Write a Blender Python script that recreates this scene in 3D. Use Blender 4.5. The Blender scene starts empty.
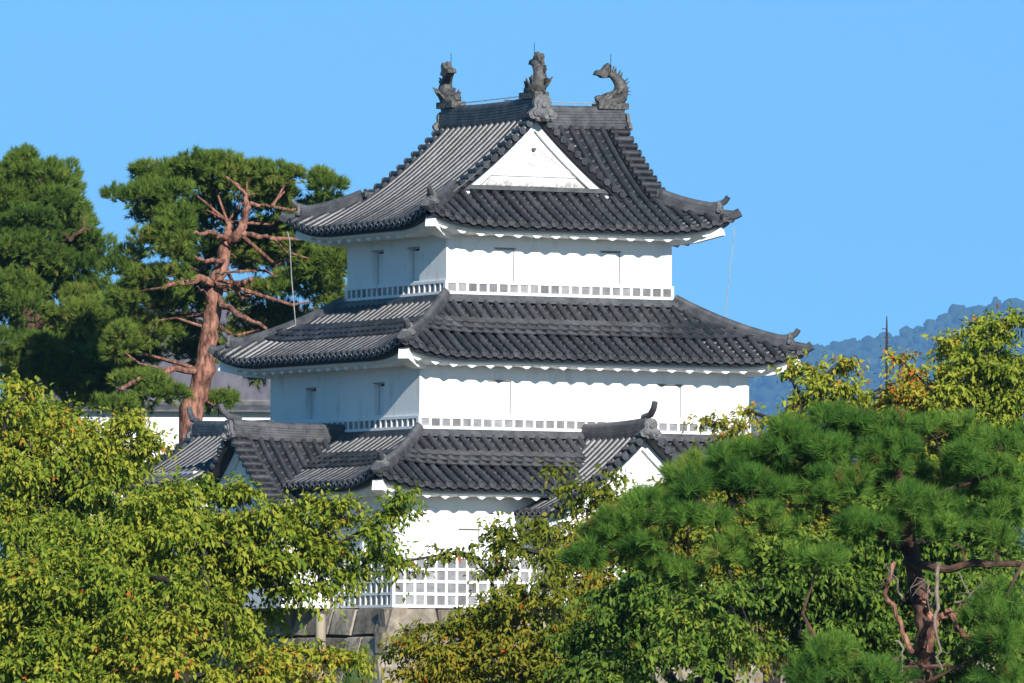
import bpy, math, random
import numpy as np
from mathutils import Vector, Matrix

random.seed(7)
rng = np.random.default_rng(7)
R = math.radians
scene = bpy.context.scene
col = scene.collection

# ------------------------------------------------------------------ camera
F = 10000.0                       # focal length in pixels of the 1024 wide frame
DIST, ZC, HY = 250.0, -3.2, 740.0  # camera distance to the turret, eye height, horizon row
cam_d = bpy.data.cameras.new('camera')
cam = bpy.data.objects.new('camera', cam_d)
col.objects.link(cam)
cam_d.sensor_width = 36.0
cam_d.lens = F / 1024.0 * 36.0
cam_d.clip_start = 1.0
cam_d.clip_end = 60000.0
cam.location = (0, -DIST, ZC)
pitch = math.atan((HY - 341.5) / F)
cam.rotation_mode = 'XYZ'
cam.matrix_world = (Matrix.Translation((0, -DIST, ZC)) @ Matrix.Rotation(R(90) + pitch, 4, 'X')
                    @ Matrix.Rotation(R(0.3), 4, 'Z'))
scene.camera = cam

def pix(x, y, Y):
    """A world point at depth Y (metres behind the turret's middle) seen about at pixel x, y."""
    k = (Y + DIST) / F
    return Vector(((x - 512) * k, Y, ZC + (HY - y) * k))

# ------------------------------------------------------------------ sky, sun, exposure
SUN = Vector((0.333, -0.943, math.tan(R(25)))).normalized()
w = bpy.data.worlds.new('World')
scene.world = w
w.use_nodes = True
nt = w.node_tree
nt.nodes.clear()
sky = nt.nodes.new('ShaderNodeTexSky')
sky.sky_type = 'NISHITA'
sky.sun_disc = False
sky.sun_elevation = R(25)
sky.sun_rotation = math.atan2(SUN.x, SUN.y)
sky.altitude = 600
sky.air_density = 1.0
sky.dust_density = 0.1
sky.ozone_density = 3.0
geo = nt.nodes.new('ShaderNodeTexCoord')
mp = nt.nodes.new('ShaderNodeMapping')
mp.inputs['Location'].default_value = (0, 0, 0.18)
hs = nt.nodes.new('ShaderNodeHueSaturation')
hs.inputs['Hue'].default_value = 0.486
hs.inputs['Saturation'].default_value = 1.22
hs.inputs['Value'].default_value = 0.87
bg = nt.nodes.new('ShaderNodeBackground')
bg.inputs['Strength'].default_value = 0.15
wo = nt.nodes.new('ShaderNodeOutputWorld')
L = nt.links
L.new(geo.outputs['Generated'], mp.inputs['Vector'])
L.new(mp.outputs['Vector'], sky.inputs['Vector'])
L.new(sky.outputs['Color'], hs.inputs['Color'])
L.new(hs.outputs['Color'], bg.inputs['Color'])
L.new(bg.outputs['Background'], wo.inputs['Surface'])

sun_d = bpy.data.lights.new('sun', 'SUN')
sun_d.energy = 5.0
sun_d.angle = R(0.5)
sun_d.color = (1.0, 0.95, 0.87)
sun = bpy.data.objects.new('sun', sun_d)
col.objects.link(sun)
sun.rotation_euler = SUN.to_track_quat('Z', 'Y').to_euler()

vs = scene.view_settings
vs.view_transform = 'Standard'
vs.look = 'None'
vs.gamma = 1.0
vs.use_curve_mapping = False
vs.exposure = 0.42
scene.cycles.max_bounces = 6
scene.cycles.diffuse_bounces = 3
scene.cycles.glossy_bounces = 2
scene.cycles.transmission_bounces = 3
scene.cycles.transparent_max_bounces = 4
scene.cycles.volume_bounces = 0

# ------------------------------------------------------------------ materials
def new_mat(name):
    # one Principled material

    m = bpy.data.materials.new(name)
    m.use_nodes = True
    n = m.node_tree.nodes
    return m, n, m.node_tree.links, n['Principled BSDF']

def noisy(name, c1, c2, scale, rough=0.8, spec=0.3, bump=0.0, bscale=None, detail=6, lo=0.35, hi=0.65, stretch=None, metal=0.0, attr=None):
    m, n, l, b = new_mat(name)
    tc = n.new('ShaderNodeTexCoord')
    mpp = n.new('ShaderNodeMapping')
    l.new(tc.outputs['Object'], mpp.inputs['Vector'])
    if stretch: mpp.inputs['Scale'].default_value = stretch
    t = n.new('ShaderNodeTexNoise')
    t.inputs['Scale'].default_value = scale
    t.inputs['Detail'].default_value = detail
    t.inputs['Roughness'].default_value = 0.65
    l.new(mpp.outputs['Vector'], t.inputs['Vector'])
    r = n.new('ShaderNodeValToRGB')
    r.color_ramp.elements[0].position = lo
    r.color_ramp.elements[1].position = hi
    r.color_ramp.elements[0].color = (*c1, 1)
    r.color_ramp.elements[1].color = (*c2, 1)
    l.new(t.outputs['Fac'], r.inputs['Fac'])
    src = r.outputs['Color']
    if attr:
        a = n.new('ShaderNodeAttribute'); a.attribute_name = attr
        mr = n.new('ShaderNodeMapRange')
        mr.inputs['To Min'].default_value = 0.5; mr.inputs['To Max'].default_value = 1.55
        l.new(a.outputs['Fac'], mr.inputs['Value'])
        mx = n.new('ShaderNodeMix'); mx.data_type = 'RGBA'; mx.blend_type = 'MULTIPLY'
        mx.inputs['Factor'].default_value = 1
        l.new(src, mx.inputs['A']); l.new(mr.outputs['Result'], mx.inputs['B'])
        src = mx.outputs['Result']
    l.new(src, b.inputs['Base Color'])
    b.inputs['Roughness'].default_value = rough
    b.inputs['Specular IOR Level'].default_value = spec
    b.inputs['Metallic'].default_value = metal
    if bump:
        t2 = n.new('ShaderNodeTexNoise')
        t2.inputs['Scale'].default_value = bscale or scale * 4
        t2.inputs['Detail'].default_value = 8
        l.new(mpp.outputs['Vector'], t2.inputs['Vector'])
        bp = n.new('ShaderNodeBump')
        bp.inputs['Strength'].default_value = bump
        bp.inputs['Distance'].default_value = 0.05
        l.new(t2.outputs['Fac'], bp.inputs['Height'])
        l.new(bp.outputs['Normal'], b.inputs['Normal'])
    return m

def leaf_mat(name, stops, trans=0.32, rough=0.6, spec=0.12):
    """Colour by the per-leaf random attribute 'rnd' through a ramp; thin and translucent."""
    m, n, l, b = new_mat(name)
    a = n.new('ShaderNodeAttribute'); a.attribute_name = 'rnd'
    r = n.new('ShaderNodeValToRGB')
    el = r.color_ramp.elements
    el[0].position, el[0].color = stops[0][0], (*stops[0][1], 1)
    el[1].position, el[1].color = stops[-1][0], (*stops[-1][1], 1)
    for p, c in stops[1:-1]:
        e = el.new(p); e.color = (*c, 1)
    l.new(a.outputs['Fac'], r.inputs['Fac'])
    l.new(r.outputs['Color'], b.inputs['Base Color'])
    b.inputs['Roughness'].default_value = rough
    b.inputs['Specular IOR Level'].default_value = spec
    t = n.new('ShaderNodeBsdfTranslucent')
    hsv = n.new('ShaderNodeHueSaturation')
    hsv.inputs['Value'].default_value = 1.3
    l.new(r.outputs['Color'], hsv.inputs['Color'])
    l.new(hsv.outputs['Color'], t.inputs['Color'])
    mx = n.new('ShaderNodeMixShader')
    mx.inputs['Fac'].default_value = trans
    l.new(b.outputs['BSDF'], mx.inputs[1]); l.new(t.outputs['BSDF'], mx.inputs[2])
    l.new(mx.outputs['Shader'], n['Material Output'].inputs['Surface'])
    return m

M = {}
M['plaster'] = noisy('white_plaster', (.66, .65, .62), (.83, .83, .82), 1.9, rough=.85, spec=.15, bump=.08, bscale=6, stretch=(1, 1, .35), lo=.28, hi=.46, detail=9)
M['plaster_worn'] = noisy('worn_plaster', (.55, .53, .47), (.82, .81, .79), 2.6, rough=.9, spec=.1, bump=.15, bscale=9, lo=.30, hi=.44, stretch=(1, 1, .6))
def stained(name, z0, z1):
    m = noisy(name, (.80, .795, .775), (.84, .84, .83), 1.4, rough=.85, spec=.15)
    n, l = m.node_tree.nodes, m.node_tree.links
    b = n['Principled BSDF']; src = b.inputs['Base Color'].links[0].from_socket
    tc = n.new('ShaderNodeTexCoord'); sx = n.new('ShaderNodeSeparateXYZ'); l.new(tc.outputs['Object'], sx.inputs[0])
    mr = n.new('ShaderNodeMapRange'); mr.inputs['From Min'].default_value = z0; mr.inputs['From Max'].default_value = z1
    mr.inputs['To Min'].default_value = 1; mr.inputs['To Max'].default_value = 0; l.new(sx.outputs['Z'], mr.inputs['Value'])
    t = n.new('ShaderNodeTexNoise'); t.inputs['Scale'].default_value = 5.5; t.inputs['Detail'].default_value = 9; t.inputs['Roughness'].default_value = .75
    l.new(tc.outputs['Object'], t.inputs['Vector'])
    r = n.new('ShaderNodeValToRGB'); r.color_ramp.elements[0].position = .40; r.color_ramp.elements[1].position = .54
    l.new(t.outputs['Fac'], r.inputs['Fac'])
    mu = n.new('ShaderNodeMath'); mu.operation = 'MULTIPLY'; l.new(r.outputs['Color'], mu.inputs[0]); l.new(mr.outputs['Result'], mu.inputs[1])
    mx = n.new('ShaderNodeMix'); mx.data_type = 'RGBA'; l.new(mu.outputs[0], mx.inputs['Factor']); l.new(src, mx.inputs['A']); mx.inputs['B'].default_value = (.13, .12, .09, 1)
    l.new(mx.outputs['Result'], b.inputs['Base Color'])
    return m
M['gable_stained'] = stained('gable_plaster_mildew', 10.45, 10.95)
M['tile'] = noisy('smoked_roof_tile', (.019, .020, .022), (.060, .061, .066), 3.2, rough=.47, spec=.85, metal=.2, attr='rnd', bump=.12, bscale=14, detail=9, lo=.36, hi=.68)
M['ridge'] = noisy('smoked_ridge_tile', (.04, .041, .045), (.11, .112, .118), 3.0, rough=.5, spec=.45, bump=.2, bscale=16, detail=9)
M['ornament_pale'] = noisy('pale_ornament_tile', (.075, .075, .08), (.19, .19, .19), 7.0, rough=.6, spec=.4, bump=.4, bscale=14, detail=9)
M['ornament'] = noisy('weathered_ornament_tile', (.025, .024, .023), (.13, .125, .115), 9.0, rough=.6, spec=.4, bump=.6, bscale=14, detail=9)
M['board'] = noisy('black_eave_board', (.012, .012, .014), (.03, .03, .033), 6, rough=.7)
M['namako'] = noisy('grey_wall_tile', (.15, .15, .16), (.24, .235, .235), 5, rough=.5, spec=.4, attr='rnd')
M['stone'] = noisy('granite_block', (.13, .11, .085), (.36, .30, .235), 2.4, rough=.9, spec=.2, bump=.5, bscale=7, detail=9, attr='rnd')
M['groove'] = noisy('dark_groove', (.16, .155, .14), (.3, .29, .27), 8, rough=.9)
M['bark_dark'] = noisy('dark_cherry_bark', (.016, .013, .011), (.05, .042, .034), 8, rough=.9, bump=.6, bscale=14)
M['bark_red'] = noisy('red_pine_bark', (.075, .036, .027), (.38, .19, .135), 5.0, rough=.95, spec=.1, bump=1.0, bscale=9, stretch=(1.6, 1.6, .55), lo=.38, hi=.62)
M['bark_brown'] = noisy('brown_pine_bark', (.035, .022, .017), (.15, .08, .055), 5, rough=.9, bump=.8, bscale=10)
M['dead_wood'] = noisy('bleached_dead_wood', (.13, .10, .075), (.27, .22, .175), 6, rough=.9, bump=.3)
M['cable'] = noisy('metal_cable', (.25, .25, .25), (.4, .4, .4), 10, rough=.5, spec=.5)
M['wood_post'] = noisy('weathered_post_wood', (.25, .21, .15), (.42, .36, .27), 6, rough=.9, stretch=(1, 1, .2))
M['mauve_roof'] = noisy('mauve_metal_roof', (.13, .115, .13), (.19, .17, .185), .5, rough=.6, stretch=(6, 1, .4))
M['ground'] = noisy('ground_soil_grass', (.05, .065, .025), (.11, .10, .06), .12, rough=.95, spec=.1)
M['hill'] = noisy('wooded_hillside', (.022, .038, .016), (.05, .07, .03), .02, rough=.95, spec=.05)
M['far_tree'] = noisy('far_tree_green', (.022, .04, .016), (.05, .07, .03), .05, rough=.95, spec=.05)

CH = [(0, (.028, .056, .009)), (.28, (.095, .165, .017)), (.55, (.23, .285, .028)), (.85, (.40, .39, .045)), (.96, (.46, .30, .035)), (1.0, (.48, .15, .03))]
M['cherry'] = leaf_mat('cherry_leaves', CH)
M['cherry_autumn'] = leaf_mat('cherry_leaves_turning', [(0, (.06, .09, .012)), (.35, (.14, .18, .018)), (.6, (.25, .25, .024)), (.82, (.36, .25, .025)), (.95, (.42, .17, .02)), (1.0, (.48, .09, .02))])
M['broadleaf'] = leaf_mat('green_broad_leaves', [(0, (.022, .055, .010)), (.4, (.07, .14, .02)), (.7, (.17, .25, .03)), (.92, (.28, .32, .045)), (1.0, (.36, .22, .03))])
M['pine_near'] = leaf_mat('pine_needles_bright', [(0, (.020, .066, .012)), (.35, (.055, .145, .021)), (.75, (.125, .235, .032)), (.93, (.22, .31, .045)), (1.0, (.22, .14, .045))], trans=.22, rough=.65)
M['pine_far'] = leaf_mat('pine_needles_dark', [(0, (.034, .070, .014)), (.4, (.085, .15, .022)), (.8, (.16, .23, .034)), (1.0, (.22, .22, .045))], trans=.2, rough=.65)

# ------------------------------------------------------------------ mesh helpers
class MB:
    def __init__(s):
        s.v, s.f, s.a = [], [], []
        s.rnd = 0.5
    def add(s, pts):
        i = len(s.v)
        s.v.extend([tuple(p) for p in pts])
        s.a.extend([s.rnd] * len(pts))
        return i
    def poly(s, pts):
        i = s.add(pts); s.f.append(tuple(range(i, i + len(pts))))
    def box(s, c, size, rot=None):
        hx, hy, hz = (k / 2 for k in size)
        P = [Vector((x, y, z)) for x in (-hx, hx) for y in (-hy, hy) for z in (-hz, hz)]
        if rot is not None: P = [rot @ p for p in P]
        c = Vector(c)
        i = s.add([p + c for p in P])
        for q in ((0, 1, 3, 2), (4, 6, 7, 5), (0, 4, 5, 1), (2, 3, 7, 6), (0, 2, 6, 4), (1, 5, 7, 3)):
            s.f.append(tuple(i + k for k in q))
    def box2(s, lo, hi):
        s.box([(a + b) / 2 for a, b in zip(lo, hi)], [b - a for a, b in zip(lo, hi)])
    def grid(s, rows, close=False):
        """rows: equally long lists of points, joined by quads."""
        n = len(rows[0]); base = [s.add(r) for r in rows]
        for a, b in zip(base, base[1:]):
            for k in range(n - 1): s.f.append((a + k, a + k + 1, b + k + 1, b + k))
            if close: s.f.append((a + n - 1, a, b, b + n - 1))
        return base
    def tube(s, path, rad, n=8, cap=True, squash=None):
        path = [Vector(p) for p in path]
        if not hasattr(rad, '__len__'): rad = [rad] * len(path)
        rows = []
        ref = Vector((0, 0, 1)); prev = None
        for i, p in enumerate(path):
            t = (path[min(i + 1, len(path) - 1)] - path[max(i - 1, 0)])
            t = t.normalized() if t.length > 1e-9 else Vector((0, 0, 1))
            if prev is None:
                sd = t.cross(Vector((0, 0, 1)))
                if sd.length < .2: sd = t.cross(Vector((1, 0, 0)))
            else:
                sd = prev - t * prev.dot(t)
            sd.normalize(); prev = sd
            up = sd.cross(t)
            rows.append([p + (sd * math.cos(2 * math.pi * k / n) + up * math.sin(2 * math.pi * k / n)) * rad[i] for k in range(n)])
        base = s.grid(rows, close=True)
        if cap:
            s.f.append(tuple(base[0] + k for k in range(n))[::-1])
            s.f.append(tuple(base[-1] + k for k in range(n)))
    def sweep(s, path, prof, up=Vector((0, 0, 1)), scales=None):
        """closed profile of (side, up) pairs carried along the path, ends capped."""
        path = [Vector(p) for p in path]; rows = []
        for i, p in enumerate(path):
            t = (path[min(i + 1, len(path) - 1)] - path[max(i - 1, 0)]).normalized()
            sd = t.cross(up).normalized(); u = sd.cross(t).normalized()
            k = scales[i] if scales else 1
            rows.append([p + sd * a * k + u * b * k for a, b in prof])
        base = s.grid(rows, close=True); n = len(prof)
        s.f.append(tuple(base[0] + k for k in range(n))[::-1])
        s.f.append(tuple(base[-1] + k for k in range(n)))
    def prism(s, outline, o, ax, ay, th):
        """outline of (a, b) in the plane o + a*ax + b*ay, given thickness along ax x ay."""
        o, ax, ay = Vector(o), Vector(ax), Vector(ay)
        nz = ax.cross(ay).normalized() * th
        A = [o + ax * a + ay * b for a, b in outline]; n = len(A)
        i = s.add(A); j = s.add([p + nz for p in A])
        s.f.append(tuple(i + k for k in range(n))[::-1]); s.f.append(tuple(j + k for k in range(n)))
        for k in range(n): s.f.append((i + k, i + (k + 1) % n, j + (k + 1) % n, j + k))
    def build(s, name, mat, parent=None, smooth=40):
        me = bpy.data.meshes.new(name)
        me.from_pydata(s.v, [], s.f)
        me.materials.append(mat)
        at = me.attributes.new('rnd', 'FLOAT', 'POINT')
        at.data.foreach_set('value', s.a)
        me.update()
        import bmesh
        bm = bmesh.new(); bm.from_mesh(me)
        bmesh.ops.recalc_face_normals(bm, faces=bm.faces)
        bm.to_mesh(me); bm.free()
        if smooth:
            me.polygons.foreach_set('use_smooth', [True] * len(me.polygons))
            me.set_sharp_from_angle(angle=R(smooth))
        o = bpy.data.objects.new(name, me)
        col.objects.link(o)
        if parent: o.parent = parent
        return o

def np_mesh(name, V, Fc, rnd, mat, parent=None):
    me = bpy.data.meshes.new(name)
    V = np.asarray(V, np.float32); Fc = np.asarray(Fc, np.int32)
    me.vertices.add(len(V)); me.vertices.foreach_set('co', V.ravel())
    k = Fc.shape[1]
    me.loops.add(Fc.size); me.loops.foreach_set('vertex_index', Fc.ravel())
    me.polygons.add(len(Fc)); me.polygons.foreach_set('loop_start', np.arange(0, Fc.size, k, dtype=np.int32))
    at = me.attributes.new('rnd', 'FLOAT', 'POINT')
    at.data.foreach_set('value', np.asarray(rnd, np.float32))
    me.materials.append(mat)
    me.update(calc_edges=True); me.validate()
    o = bpy.data.objects.new(name, me)
    col.objects.link(o)
    if parent: o.parent = parent
    return o

def empty(name, loc=(0, 0, 0), rz=0, label=None, cat=None, group=None):
    o = bpy.data.objects.new(name, None)
    o.location = loc; o.rotation_euler = (0, 0, rz)
    o.empty_display_size = .3
    col.objects.link(o)
    tag(o, label, cat, group)
    return o
def tag(o, label=None, cat=None, group=None, kind=None):
    if label: o['label'] = label
    if cat: o['category'] = cat
    if group: o['group'] = group
    if kind: o['kind'] = kind
    return o

# ================================================================== SETTING
g = MB()
g.poly([(-15000, -3000, -5.2), (15000, -3000, -5.2), (15000, 16000, -5.2), (-15000, 16000, -5.2)])
tag(g.build('ground', M['ground'], smooth=0), kind='structure')

# ================================================================== THE TURRET  (local x = along the sunlit front, local y = away)
YAW = R(28)
T = empty('castle_turret', (-0.0875, 0, 0), YAW, 'white plastered three storey castle turret with grey tiled roofs and three fish ornaments', 'castle tower')
HW = [6.02, 4.615, 3.17]     # half widths of the ground, second and top storeys
HD = [5.45, 4.07, 2.685]
EV = 1.03                   # eave overhang
PITCH = .295

def tile_strip_faces(mb, P, cols, r0f, r1f, out, disc=True, course=.3, ext=None):
    """Cover one roof slope: P(x, r) -> point, round cover tiles on each column of cols, stepped pan tiles between them."""
    def nrm(x, r):
        a = P(x + .02, r) - P(x - .02, r); b = P(x, r + .02) - P(x, r - .02)
        n = a.cross(b).normalized()
        return n if n.z > 0 else -n
    for x in cols:
        a, b = r0f(x), r1f(x)
        if b - a < .06: continue
        n = max(1, int(round((b - a) / course)))
        rows = []
        rad = .070 + rng.uniform(-.003, .003)
        sd = None
        for k in range(n):
            for q, rr in ((0, rad * 1.025), (.97, rad * .975)):
                r = a + (b - a) * (k + q) / n
                p = P(x, r); nn = nrm(x, r)
                s = (P(x + .02, r) - P(x - .02, r)).normalized()
                rows.append([p + s * rr * math.cos(th) + nn * (rr * math.sin(th) * 1.15 + .012) for th in [math.pi * j / 6 for j in range(7)]])
        mb.rnd = rng.uniform(.2, .9)
        mb.grid(rows)
        if disc and a < .001:
            p = P(x, 0); nn = nrm(x, 0)
            c = p + nn * .035
            o = Vector(out)
            s = (P(x + .02, 0) - P(x - .02, 0)).normalized(); u = Vector((0, 0, 1))
            ring = lambda rr, d: [c + (s * math.cos(2 * math.pi * k / 12) + u * math.sin(2 * math.pi * k / 12)) * rr + o * d for k in range(12)]
            base = mb.grid([ring(.085, -.06), ring(.09, .015), ring(.066, .015), ring(.062, .0)], close=True)
            mb.f.append(tuple(base[-1] + k for k in range(12)))
    xs = sorted(cols)
    e_ = PITCH if ext is None else ext
    edges = [xs[0] - e_] + xs + [xs[-1] + e_]
    for xa, xb in zip(edges, edges[1:]):
        ra0, ra1, rb0, rb1 = r0f(xa), r1f(xa), r0f(xb), r1f(xb)
        if max(ra1 - ra0, rb1 - rb0) < .05: continue
        n = max(1, int(round(max(ra1 - ra0, rb1 - rb0) / .2)))
        rows = []
        for k in range(n):
            for q, h in ((0, .036), (.985, 0.0)):
                t = (k + q) / n
                ra = ra0 + (ra1 - ra0) * t; rb = rb0 + (rb1 - rb0) * t
                pa, pb = P(xa, ra), P(xb, rb)
                pm = (pa + pb) / 2
                nn = Vector((0, 0, 1))
                rows.append([pa + nn * h, pa.lerp(pb, .25) + nn * (h - .058), pm + nn * (h - .085), pa.lerp(pb, .75) + nn * (h - .058), pb + nn * h])
        mb.rnd = rng.uniform(.1, .7)
        # drop to a vertical front lip at the eave
        if ra0 < .001 and rb0 < .001:
            rows.insert(0, [p - Vector((0, 0, .055)) for p in rows[0]])
        mb.grid(rows)

def scales(mb, P, x0, x1, r_rows, lim):
    """The band of scale shaped tiles laid over the middle of a slope."""
    for ri, (rb, rt) in enumerate(r_rows):
        x = x0 + (PITCH / 2 if ri % 2 else 0)
        while x <= x1:
            if abs(x) < lim(rb) - .12:
                wv = PITCH * .53
                sd = (P(x + .02, rb) - P(x - .02, rb)).normalized()
                up = (P(x, rt) - P(x, rb)).normalized()
                n = sd.cross(up); n = n if n.z > 0 else -n
                mb.rnd = rng.uniform(0, 1)
                Lr = rt - rb
                top = []; 
                for j in range(-4, 5):
                    a = j / 4
                    yb = rb + .16 - math.sqrt(max(0, 1 - (a * .98) ** 2)) * .16
                    hh = .048 + .045 * (1 - a * a)
                    pb = P(x + a * wv, yb) + n * (hh + .03)
                    pt = P(x + a * wv, rt + .05) + n * (hh - .02)
                    lo = pb - n * .035
                    top.append((lo, pb, pt))
                mb.grid([[q[k] for q in top] for k in range(3)])
            x += PITCH

def layered(w, h, roll=.085, n=5):
    """Ridge section: stacked flat tiles under one round capping tile."""
    right = [(w / 2 - .03, -.08)]
    lh = h / n
    for k in range(n):
        ww = w / 2 - .10 * w * k / n
        right += [(ww, k * lh), (ww, k * lh + lh * .72), (ww - .022, k * lh + lh * .74), (ww - .022, (k + 1) * lh)]
    arc = [(roll * 1.05 * math.cos(t), h + roll * math.sin(t)) for t in [math.pi * j / 6 for j in range(7)]]
    left = [(-a, b) for a, b in reversed(right)]
    return right + arc + left

def end_plaque(mb, c, out, size):
    """Ridge-end demon tile: shouldered plaque with a raised boss and a round tile end below."""
    out = Vector(out).normalized(); up = Vector((0, 0, 1)); sd = up.cross(out).normalized()
    up2 = out.cross(sd)
    S = size
    half = [(0, .62), (.16, .60), (.27, .50), (.31, .36), (.28, .22), (.40, .12), (.50, .02), (.46, -.10), (.34, -.16), (.24, -.12), (.16, -.2), (0, -.22)]
    outl = [(a * S, b * S) for a, b in half] + [(-a * S, b * S) for a, b in reversed(half[1:-1])]
    mb.prism(outl, Vector(c) - out * .06 * S, sd, up2, .16 * S)
    inn = [(a * .72, b * .72 + .05 * S) for a, b in outl]
    mb.prism(inn, Vector(c) + out * .09 * S, sd, up2, .07 * S)
    for (a, b, rr, d) in ((0, .30, .14, .22), (.2, .02, .10, .2), (-.2, .02, .10, .2), (0, -.08, .13, .36)):
        p = Vector(c) + sd * a * S + up2 * b * S
        mb.tube([p, p + out * d * S * .6, p + out * d * S], [rr * S, rr * S, rr * S * .55], 10)

def hip_tier(name, z_e, H, hw, hd, hwi, hdi, lift=.30, alpha=.78):
    """A four-sided tier of roof between an outer eave rectangle and the wall of the storey above."""
    U, Dp = hw + EV, hd + EV
    RU, RD = U - hwi, Dp - hdi
    def zz(t): return H * (alpha * t + (1 - alpha) * t * t)
    def mk(axis, sign):
        half, other, run, hrun = (U, Dp, RD, RU) if axis == 'x' else (Dp, U, RU, RD)
        def P(x, r):
            t = r / run
            lim = half - t * hrun
            q = max(0.0, lim - abs(x)); Q = 1.9
            k = max(0.0, 1 - q / Q) ** 2.2
            tt = max(0.0, 1 - max(t, 0)) ** 2
            z = z_e + zz(t) + lift * k * tt
            outw = .07 * k * tt
            yy = -(other + outw) + r
            xx = x
            return Vector((xx, yy * sign, z)) if axis == 'x' else Vector((yy * sign, xx, z))
        return P, half, run, hrun
    roof = MB(); band = MB()
    for axis, sign in (('x', 1), ('x', -1), ('y', 1), ('y', -1)):
        P, half, run, hrun = mk(axis, sign)
        n = int(half * 2 / PITCH)
        cols = [(i - (n - 1) / 2) * (2 * half - .12) / n for i in range(n)]
        out = (0, -sign, 0) if axis == 'x' else (-sign, 0, 0)
        tile_strip_faces(roof, P, cols, lambda x: 0.0, lambda x, half=half, run=run, hrun=hrun: max(0.0, min(run, (half - abs(x)) / hrun * run)), out)
        rs = run
        scales(band, P, cols[0], cols[-1], [(rs * .36, rs * .47), (rs * .45, rs * .56), (rs * .54, rs * .65)], lambda r, half=half, run=run, hrun=hrun: half - r / run * hrun)
    ro = roof.build(name, M['tile'], T)
    band.build('scale_tile_band', M['tile'], ro)
    # capping row against the wall above
    cp = MB()
    zt = z_e + H
    for k, (o, h0, h1) in enumerate(((.24, -.12, -.02), (.17, -.02, .02), (.09, .02, .05))):
        a, b = hwi + o, hdi + o
        i = [(-a, -b), (a, -b), (a, b), (-a, b)]
        cp.grid([[(x, y, zt + h0) for x, y in i], [(x, y, zt + h1) for x, y in i], [(x * (hwi - .05) / a, y * (hdi - .05) / b, zt + h1 + .005) for x, y in i]], close=True)
    cp.build('capping_row', M['ridge'], ro, smooth=30)
    Px, half, run, hrun = mk('x', 1)
    for sx in (-1, 1):
        for sy in (-1, 1):
            def hp(t):
                p = Px((half - t * hrun), t * run)
                return Vector((sx * abs(p.x), sy * abs(p.y), p.z))
            hr = MB()
            dirn = (hp(0) - hp(.2)); dirn.z = 0; dirn.normalize()
            path = [hp(t) + Vector((0, 0, .02)) for t in np.linspace(.99, .14, 12)]
            path[-1].z += .035
            hr.sweep(path, layered(.28, .15, .08, 3))
            path = [hp(t) + Vector((0, 0, .02)) for t in np.linspace(.22, 0.0, 5)] + [hp(0) + dirn * .13 + Vector((0, 0, .09))]
            hr.sweep(path, layered(.24, .06, .085, 2))
            # up-curled round tile at the end of the upper ridge
            e = hp(.14) + Vector((0, 0, .20))
            hr.tube([e - dirn * .25, e + dirn * .05 + Vector((0, 0, .03)), e + dirn * .2 + Vector((0, 0, .11)), e + dirn * .28 + Vector((0, 0, .22))], [.085, .085, .075, .07], 8)
            hr.build('hip_ridge', M['ridge'], ro)
            pq = MB(); end_plaque(pq, hp(.12) + Vector((0, 0, .12)), dirn, .40); pq.build('ridge_end_tile', M['ornament_pale'], ro)
    return ro, mk

def eaves(z_e, hw, hd, lift, roof, EV=EV):
    """Black board and white plastered, wave-edged soffit under an eave; corner beams."""
    bd, so, bm = MB(), MB(), MB()
    for axis in 'xy':
        for sign in (1, -1):
            h, o2 = (hw, hd) if axis == 'x' else (hd, hw)
            n = int(2 * h / .06)
            nw = max(4, int(round(2 * (h + .5) / .485)))
            def line(o, dz, wave=0.0, wz=0.0):
                rows = []
                for i in range(n + 1):
                    xi = -1 + 2 * i / n
                    x = xi * (h + o)
                    q = max(0.0, (h + EV) - abs(xi) * (h + EV)); k = max(0.0, 1 - q / 1.9) ** 2.2
                    ph = (i / n * nw) % 1.0
                    zz = z_e + dz + lift * k * (o / EV if o > 0 else 0) - wave * max(0.0, 1 - abs(2 * ph - 1) * 1.6)
                    y = -(o2 + o + .07 * k * max(0, o / EV))
                    rows.append(Vector((x, y * sign, zz)) if axis == 'x' else Vector((y * sign, x, zz)))
                return rows
            bd.grid([line(EV - .015, .03), line(EV - .015, -.05), line(EV - .06, -.06), line(EV - .09, -.155), line(EV - .30, -.16)])
            so.grid([line(EV - .22, -.15), line(EV - .23, -.215), line(EV - .28, -.24), line(EV - .31, -.245), line(EV - .32, -.25, .095), line(EV - .50, -.25, .05), line(-.02, -.25, .03)])
    bd.build('eave_board', M['board'], roof, smooth=30)
    so.build('plastered_soffit', M['plaster'], roof, smooth=50)
    for sx in (-1, 1):
        for sy in (-1, 1):
            d = Vector((sx, sy, 0)).normalized()
            c0 = Vector((sx * (hw - .1), sy * (hd - .1), z_e - .22)); c1 = Vector((sx * (hw + .93), sy * (hd + .93), z_e - .22 + lift * .72))
            b = MB()
            b.sweep([c0, c0.lerp(c1, .5) + Vector((0, 0, -.06)), c1], [(.13, -.15), (.13, .12), (-.13, .12), (-.13, -.15)])
            b.build('corner_beam', M['plaster'], roof, smooth=20)

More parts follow.
